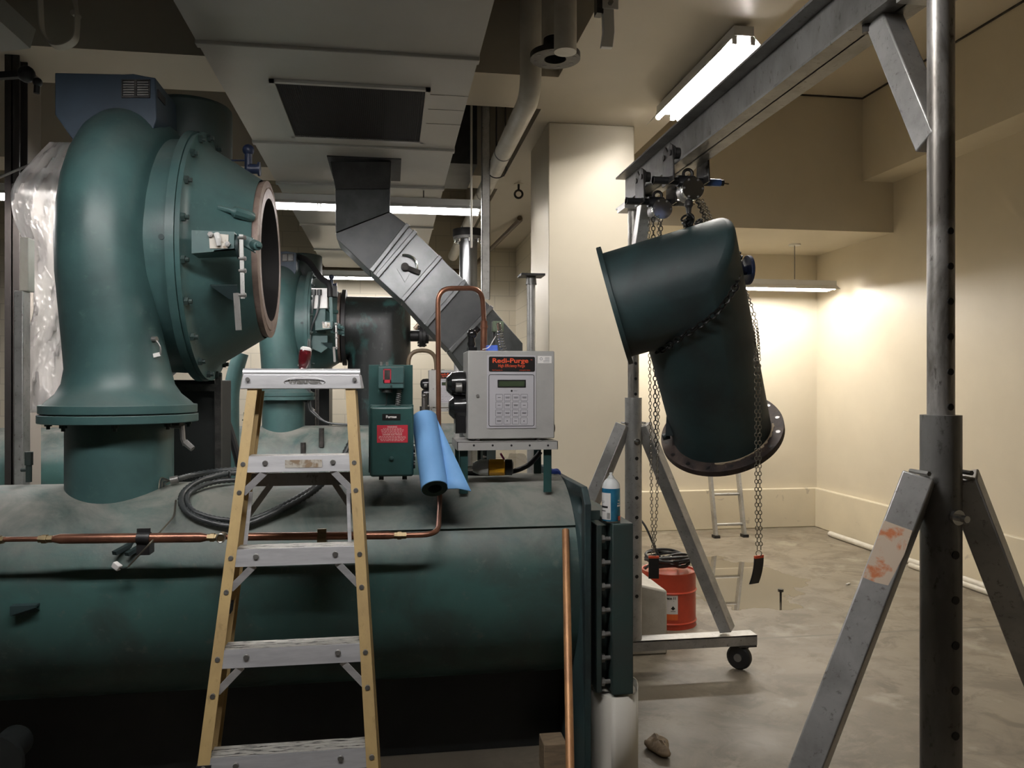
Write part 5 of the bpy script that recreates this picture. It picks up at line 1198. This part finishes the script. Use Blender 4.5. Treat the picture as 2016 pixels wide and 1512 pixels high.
m = MB().cyl(fc2, (fc2.x, fc2.y, ZC), .054, seg=28); tag(m.build('hanging_pipe', M['pipew']), 'white capped pipe hanging just ahead of the dark flange', 'pipe')
# strap and clevis hangers
c = atD(1196, 92, 3.6); t = thing('strap_hanger', 'bright white metal strap hanging from the beam near the hoist rail', 'hanger', c)
pts = [c + V((0, 0, z)) + V((0, y, 0)) for z, y in ((0, 0), (.0, .0), (.06, -.004), (.16, -.004), (.22, .0))]
MB().prism([c + V((-.028, 0, .0)), c + V((.026, 0, 0)), c + V((.034, .0, .07)), c + V((.03, .0, .20)), c + V((-.022, .0, .20)), c + V((-.018, 0, .07))], (0, .03, 0)).build('strap', M['white'], t, bevel=.003)
p = c + V((.01, -.004, .19)); m = MB().box(p.x - .035, p.x + .04, p.y - .004, p.y + .004, p.z - .02, ZB); m.build('strap_plate', M['white'], t, bevel=.003)
MB().cyl(p + V((0, -.02, .005)), p + V((0, .0, .005)), .012, seg=6).build('strap_bolt', M['steel'], t)
MB().box(p.x - .06, p.x - .03, p.y, p.y + .05, p.z - .04, p.z + .06).build('strap_clip', M['dsteel'], t)
d0 = 3.7; Pq = lambda px, py: atD(px, py, d0)
t = thing('clevis_hanger', 'empty pale U-shaped pipe hanger below the dark beam', 'hanger', Pq(115, 95))
path = round_path([Pq(78, -20), Pq(80, 20), Pq(82, 62), Pq(101, 92), Pq(125, 94), Pq(150, 80), Pq(153, 30), Pq(148, 10), Pq(146, -20)], .05)
m = MB(); w = V((.0, .03, 0)); rr = []
for i, p in enumerate(path):
    tg = (path[min(i + 1, len(path) - 1)] - path[max(0, i - 1)]).normalized(); n = tg.cross(V((0, 1, 0))).normalized() * .0025
    rr.append([p - w - n, p + w - n, p + w + n, p - w + n])
m.rings(rr); m.build('clevis_strap', M['pipew'], t)
m = MB().cyl(Pq(146, 28) + V((0, -.02, 0)), Pq(146, 28) + V((.01, .03, 0)), .013, seg=8); m.build('clevis_bolt', M['pipew'], t)
a = Pq(112, -20); m = MB().bar(Pq(76, -19), Pq(148, -19), .06, .006); m.cyl(a, (a.x, a.y, ZC), .006, seg=8); m.build('hanger_rod', M['steel'], t)
# eye hook under the beam
c = atZ(1021, 362, ZB); t = thing('hanging_eye', 'small dark eye hook screwed into the cream beam beside the column', 'hook', c)
m = MB().cyl(c + V((0, 0, -.06)), c, .01, seg=8); m.torus(c + V((0, 0, -.095)), (.2, 1, 0), .036, .010, 24, 8); m.build('eye', M['dbrown'], t)
MB().cyl(c + V((0, 0, -.004)), c, .045, seg=20).build('hook_plate', M['ceil'], t)
# strut channel and rods by the pipe
a = atY(966, 152, 4.66); MB().box(a.x - .02, a.x + .02, 4.62, 4.66, 1.3, ZC) if False else None
t = thing('hanging_strut', 'tall grey strut channel hanging between the white duct and the block wall', 'strut', atY(962, 400, 5.4))
q0, q1 = atY(948, 560, 5.5), atY(964, 560, 5.5)
m = MB()
for x0, x1, y0, y1 in ((q0.x, q0.x + .004, 5.48, 5.53), (q1.x - .004, q1.x, 5.48, 5.53), (q0.x, q1.x, 5.48, 5.484)): m.box(x0, x1, y0, y1, atY(960, 590, 5.5).z, ZC)
m.build('channel', M['leg'], t)
q = atY(928, 300, 5.5); tag(MB().cyl((q.x, 5.5, 2.55), (q.x, 5.5, ZC), .008, seg=10).build('hanger_rod', M['pipew']), 'thin pale rod hanging along the edge of the white duct', 'rod')
q = atY(995, 170, 5.32); tag(MB().cyl((q.x, 5.32, 3.215), (q.x, 5.32, ZC), .006, seg=8).build('threaded_rod', M['dbrown']), 'thin dark rod above the white jacketed pipe', 'rod')
# dark box standing in for the shaded high ceiling beyond the front beam
a, b = atY(930, 207, 6.1), atY(1012, 330, 6.1)
t = thing('ceiling_shade_box', 'dark grey box standing in for the shaded ceiling beside the white jacketed pipe', 'dark box', (a.x + .1, 6.1, b.z))
MB().box(.43, .66, 6.1, 6.9, 3.3, a.z).build('panel_body', M['dgalv'], t)
MB().box(.46, .48, 6.12, 6.14, a.z, ZC).build('panel_hanger', M['dsteel'], t)
# vertical flanged steel pipe
t = thing('steel_riser', 'shiny vertical steel pipe with a bolted black flange beyond the slanted duct', 'pipe', atY(922, 560, 7.2))
c = atY(922, 470, 7.2); r = .082
MB().cyl((c.x, 7.2, 0), (c.x, 7.2, atY(922, 470, 7.2).z), r, seg=36).build('riser_pipe', M['galv'], t)
zt2 = atY(922, 466, 7.2).z
m = MB().cyl((c.x, 7.2, zt2 - .03), (c.x, 7.2, zt2 - .005), r + .055, seg=36); m.build('lower_flange', M['steel'], t)
m = MB().cyl((c.x, 7.2, zt2 - .005), (c.x, 7.2, zt2 + .06), r + .06, seg=36); m.cyl((c.x, 7.2, zt2 + .06), (c.x, 7.2, 2.96), r * .8, seg=28); m.build('upper_flange', M['black'], t)
for k in range(8): a = 2 * PI * k / 8; p = V((c.x + (r + .035) * math.cos(a), 7.2 + (r + .035) * math.sin(a), zt2 - .06)); MB().cyl(p, p + V((0, 0, .04)), .014, seg=8).build('flange_bolt', M['chrome'], t)
# pipe stand with flat head plate
t = thing('pipe_stand', 'grey pipe stand with a flat plate on top, by the column', 'pipe stand', atY(1048, 690, 4.6))
a, b = atY(1024, 553, 4.6), atY(1071, 540, 4.6)
MB().box(a.x, b.x, 4.56, 4.70, b.z - .012, b.z).build('head_plate', M['dsteel'], t)
cx = (a.x + b.x) / 2; MB().cyl((cx, 4.63, 0), (cx, 4.63, b.z - .012), .0255, seg=24).build('stand_pipe', M['leg'], t)
MB().cyl((cx, 4.63, b.z - .06), (cx, 4.63, b.z - .012), .033, .028, seg=20).build('weld_collar', M['steel'], t)
MB().box(cx - .09, cx + .09, 4.54, 4.72, 0, .01).build('base_plate', M['dsteel'], t)
# brown ceiling conduit
a, b, c = atY(905, 560, 10.62), atZ(1025, 431, ZB - .02), atZ(1043, 429, ZB - .02)
tag(MB().tube(round_path([V((a.x - .6, 10.66, a.z - .6)), V((a.x + .2, 10.66, ZB - .25)), V((b.x, b.y, ZB - .025)), V((1.4, c.y, ZB - .025))], .1), .028, 10).build('ceiling_conduit', M['brown']), 'brown conduit bending across the underside of the cream beam', 'conduit')
a = atY(830, 533, 10.6); a2 = atY(560, 535, 10.6)
tag(MB().cyl((a2.x, 10.64, a.z), (1.0, 10.64, a.z), .04, seg=12).build('wall_conduit', M['brown']), 'brown pipe running level along the top of the block wall', 'conduit')
# condensate loop pipe behind
t0 = lambda px, py: atY(px, py, 8.0); t1 = lambda px, py: atY(px, py, 8.2); t2 = lambda px, py: atY(px, py, 7.74)
tag(MB().tube(round_path([t1(804, 834), t1(804, 690), t1(857, 690), t1(860, 740)], .2), .022, 10).build('loop_pipe', M['brown']), 'thin brown pipe bent in an arch beside the distant purge box', 'pipe')
t = thing('handwheel_valve', 'black ball handle valve below the arched brown pipe', 'valve', t2(830, 822))
m = MB().ball(t2(829, 822), .06, 14, 10); m.cyl(t2(829, 822), t2(840, 820), .02, seg=8); m.build('valve_handle', M['black'], t)
m = MB().cyl(t2(836, 783), t2(836, 800), .03, seg=10); m.ball(t2(836, 780), .03); m.cyl(t2(836, 800), t2(836, 826), .05, seg=10); m.build('valve_stem', M['dsteel'], t)
m = MB().tube(smooth_path([t0(850, 750), t0(850, 738), t0(854, 732), t0(855, 745), t0(855, 750)], 5), .03, 8); tag(m.build('hose_bend', M['black']), 'short black hose bend on top of the distant purge box', 'hose')
m = MB().cyl(t0(872, 749), t0(872, 740), .035, seg=10); m.ball(t0(872, 735), .04); m.cyl(t0(872, 735), t0(884, 737), .02, seg=8); m.cyl(t0(881, 740), t0(881, 749), .018, seg=8); tag(m.build('brass_fitting', M['steel']), 'grey pipe fitting on the lid of the distant purge box', 'valve')
for i, (px, y) in enumerate(((903, 7.4),)): tag(MB().cyl((atY(px, 800, y).x, y, 0), (atY(px, 800, y).x, y, 2.1), .045, seg=16).build('support_post', M['leg']), 'pale grey post under the lower end of the slanted duct', 'post')
# studs of the distant shell, cable bundle
for px, py, hgt in ((597, 880, .1), (633, 868, .18)):
    q = on_cyl(px, py + 12, V((0, YS + 4.6, ZS)), SHELLX, RS); MB().cyl(q, q + V((0, 0, hgt)), .025, seg=10).build('shell_stud', M['dsteel'], rear)
p = lambda px, py, y=4.3: atY(px, py, y)
tag(MB().tube(smooth_path([p(430, 800, 4.65), p(448, 835, 4.65), p(462, 880, 4.65), p(474, 925, 4.65)], 6), .022, 10).build('cable', M['black']), 'thick black cable curving behind the yellow ladder rail', 'cable')
tag(MB().tube(round_path([V((p(458, 1000, 5.4).x, 5.4, 0)), p(455, 760, 5.4), p(474, 695, 5.4)], .2), .05, 14).build('teal_pipe', M['green']), 'slim teal pipe standing between the two chillers', 'pipe')
# ================================================================ LEFT EDGE: posts, sheet, rope, sprinkler
y = 4.82; a, b = atY(9, 500, y), atY(38, 500, y)
t = thing('steel_post', 'dark brown steel post at the edge of the hanging plastic sheet', 'post', (a.x, y, 0))
m = MB().box(a.x, b.x, y, y + .008, 0, ZB - .002); m.box(a.x, b.x, y + .1, y + .108, 0, ZB - .002); m.box((a.x + b.x) / 2 - .004, (a.x + b.x) / 2 + .004, y, y + .1, 0, ZB - .002); m.build('post_section', M['dbrown'], t)
a, b = atY(-40, 152, 4.1), atY(52, 146, 4.1); m = MB().bar(a, b, .03, .03); m.ball(b, .04, 12, 8); m.bar(b, atY(72, 160, 4.1), .012, .012); m.ball(atY(74, 162, 4.1), .022, 12, 8); m.cyl(atY(73, 166, 4.1), atY(72, 184, 4.1), .014, seg=8); m.build('post_arm', M['black'], t)
y = 4.06; a, b = atY(27, 600, y), atY(52, 480, y)
t = thing('pale_post', 'pale grey boxed post in front of the plastic sheet', 'post', (a.x, y, 0))
MB().box(a.x, b.x - .015, y, y + .08, 0, atY(30, 572, y).z).build('lower_box', M['leg'], t, bevel=.004)
MB().box(a.x + .02, b.x + .004, y + .01, y + .08, atY(30, 572, y).z, atY(45, 466, y).z).build('upper_box', M['pipew'], t, bevel=.004)
# plastic sheet
ys = 4.35
lft = [(280, 98), (296, 82), (318, 62), (345, 36), (375, 21), (405, 22), (440, 30), (465, 42), (485, 52), (510, 56), (545, 60), (580, 66), (615, 66), (650, 56), (690, 40), (720, 37), (760, 41), (812, 46)]
m = MB(); n = 22; rows = []
def pw(k, tab):
    for (a, b), (c, e) in zip(tab, tab[1:]):
        if a <= k <= c: return b + (e - b) * (k - a) / (c - a)
    return tab[-1][1]
for i in range(54):
    py = 280 + (812 - 280) * i / 53; l = pw(py, lft); row = []
    for j in range(n):
        s = j / (n - 1); px = l + (172 - l) * s
        dp = .05 * math.sin(5.2 * s + py * .012) + .03 * math.sin(11 * s - py * .021 + 1) + .02 * math.sin(23 * s + py * .05) + .012 * math.sin(40 * s * (1 + .3 * math.sin(py * .02)) + py * .11) + random.uniform(-.006, .006)
        if py > 470: dp += -.06 * math.exp(-((s - .45 + (py - 640) * .0011) * 6) ** 2)
        row.append(atY(px, py, ys + dp))
    rows.append(row)
ks = [m.add(r) for r in rows]
for i in range(53):
    for j in range(n - 1): m.face((ks[i] + j, ks[i] + j + 1, ks[i + 1] + j + 1, ks[i + 1] + j))
t = thing('plastic_sheet', 'crumpled translucent plastic sheet hanging behind the teal scroll casing', 'plastic sheet', (-1.9, ys, 1.4))
o = m.build('sheet_film', M['sheet'], t, ang=80); o.modifiers.new('thick', 'SOLIDIFY').thickness = .0015
m = MB().tube([atY(-40, 364, ys), atY(0, 349, ys), atY(64, 322, ys), atY(95, 290, ys + .05)], .006, 6); m.build('tie_rope', M['leg'], t)
# light grey duct corner at the upper left
tag(MB().hexa([atD(-60, -40, 4.0), atD(30, -40, 4.0), atD(30, -40, 5), atD(-60, -40, 5), atD(-60, -180, 4.0), atD(30, -180, 4.0), atD(30, -180, 5), atD(-60, -180, 5)]).build('branch_duct', M['duct']), 'grey branch duct above the dark steel post', 'air duct') if False else None
a0, a1 = atD(-80, -60, 3.7), atD(76, 84, 4.15)
m = MB().bar(a0 + V((-.12, 0, .0)), a1 + V((-.12, 0, .0)), .24, .12); tag(m.build('cable_tray', M['duct']), 'grey slanting tray under the ceiling above the dark steel post', 'cable tray')
m = MB(); c = atZ(1296, 1478, 0); c.z = .022; m.ball(c, .07, 22, 10, (.7, 1.3, .3))
for i, p in enumerate(m.v): q = p - c; m.v[i] = c + V((q.x * (1 + .22 * math.sin(40 * q.y)), q.y * (1 + .15 * math.sin(60 * q.x)), max(q.z * (1 + random.uniform(-.5, .8)), -.0215)))
tag(m.build('crumpled_rag', M['wood'], ang=80), 'dirty tan rag crumpled on the floor beside the white cloth roll', 'rag')
# ================================================================ CAMERA, WORLD, COLOUR
cd = bpy.data.cameras.new('camera'); cam = bpy.data.objects.new('camera', cd); COL.objects.link(cam)
cam.location = EYE; cam.rotation_euler = (PI / 2, 0, -YAW); cd.sensor_fit = 'HORIZONTAL'; cd.sensor_width = 36; cd.lens = F / 2016 * 36; cd.clip_start = .05
SC.camera = cam
w = bpy.data.worlds.new('dark'); SC.world = w; w.use_nodes = True; w.node_tree.nodes['Background'].inputs[0].default_value = (0, 0, 0, 1); w.node_tree.nodes['Background'].inputs[1].default_value = 0
SC.view_settings.view_transform = 'Standard'; SC.view_settings.look = 'None'; SC.view_settings.exposure = EXPOSURE; SC.view_settings.gamma = 1; SC.view_settings.use_curve_mapping = False
SC.cycles.use_denoising = True; SC.cycles.max_bounces = 8; SC.cycles.diffuse_bounces = 5; SC.cycles.sample_clamp_indirect = 6
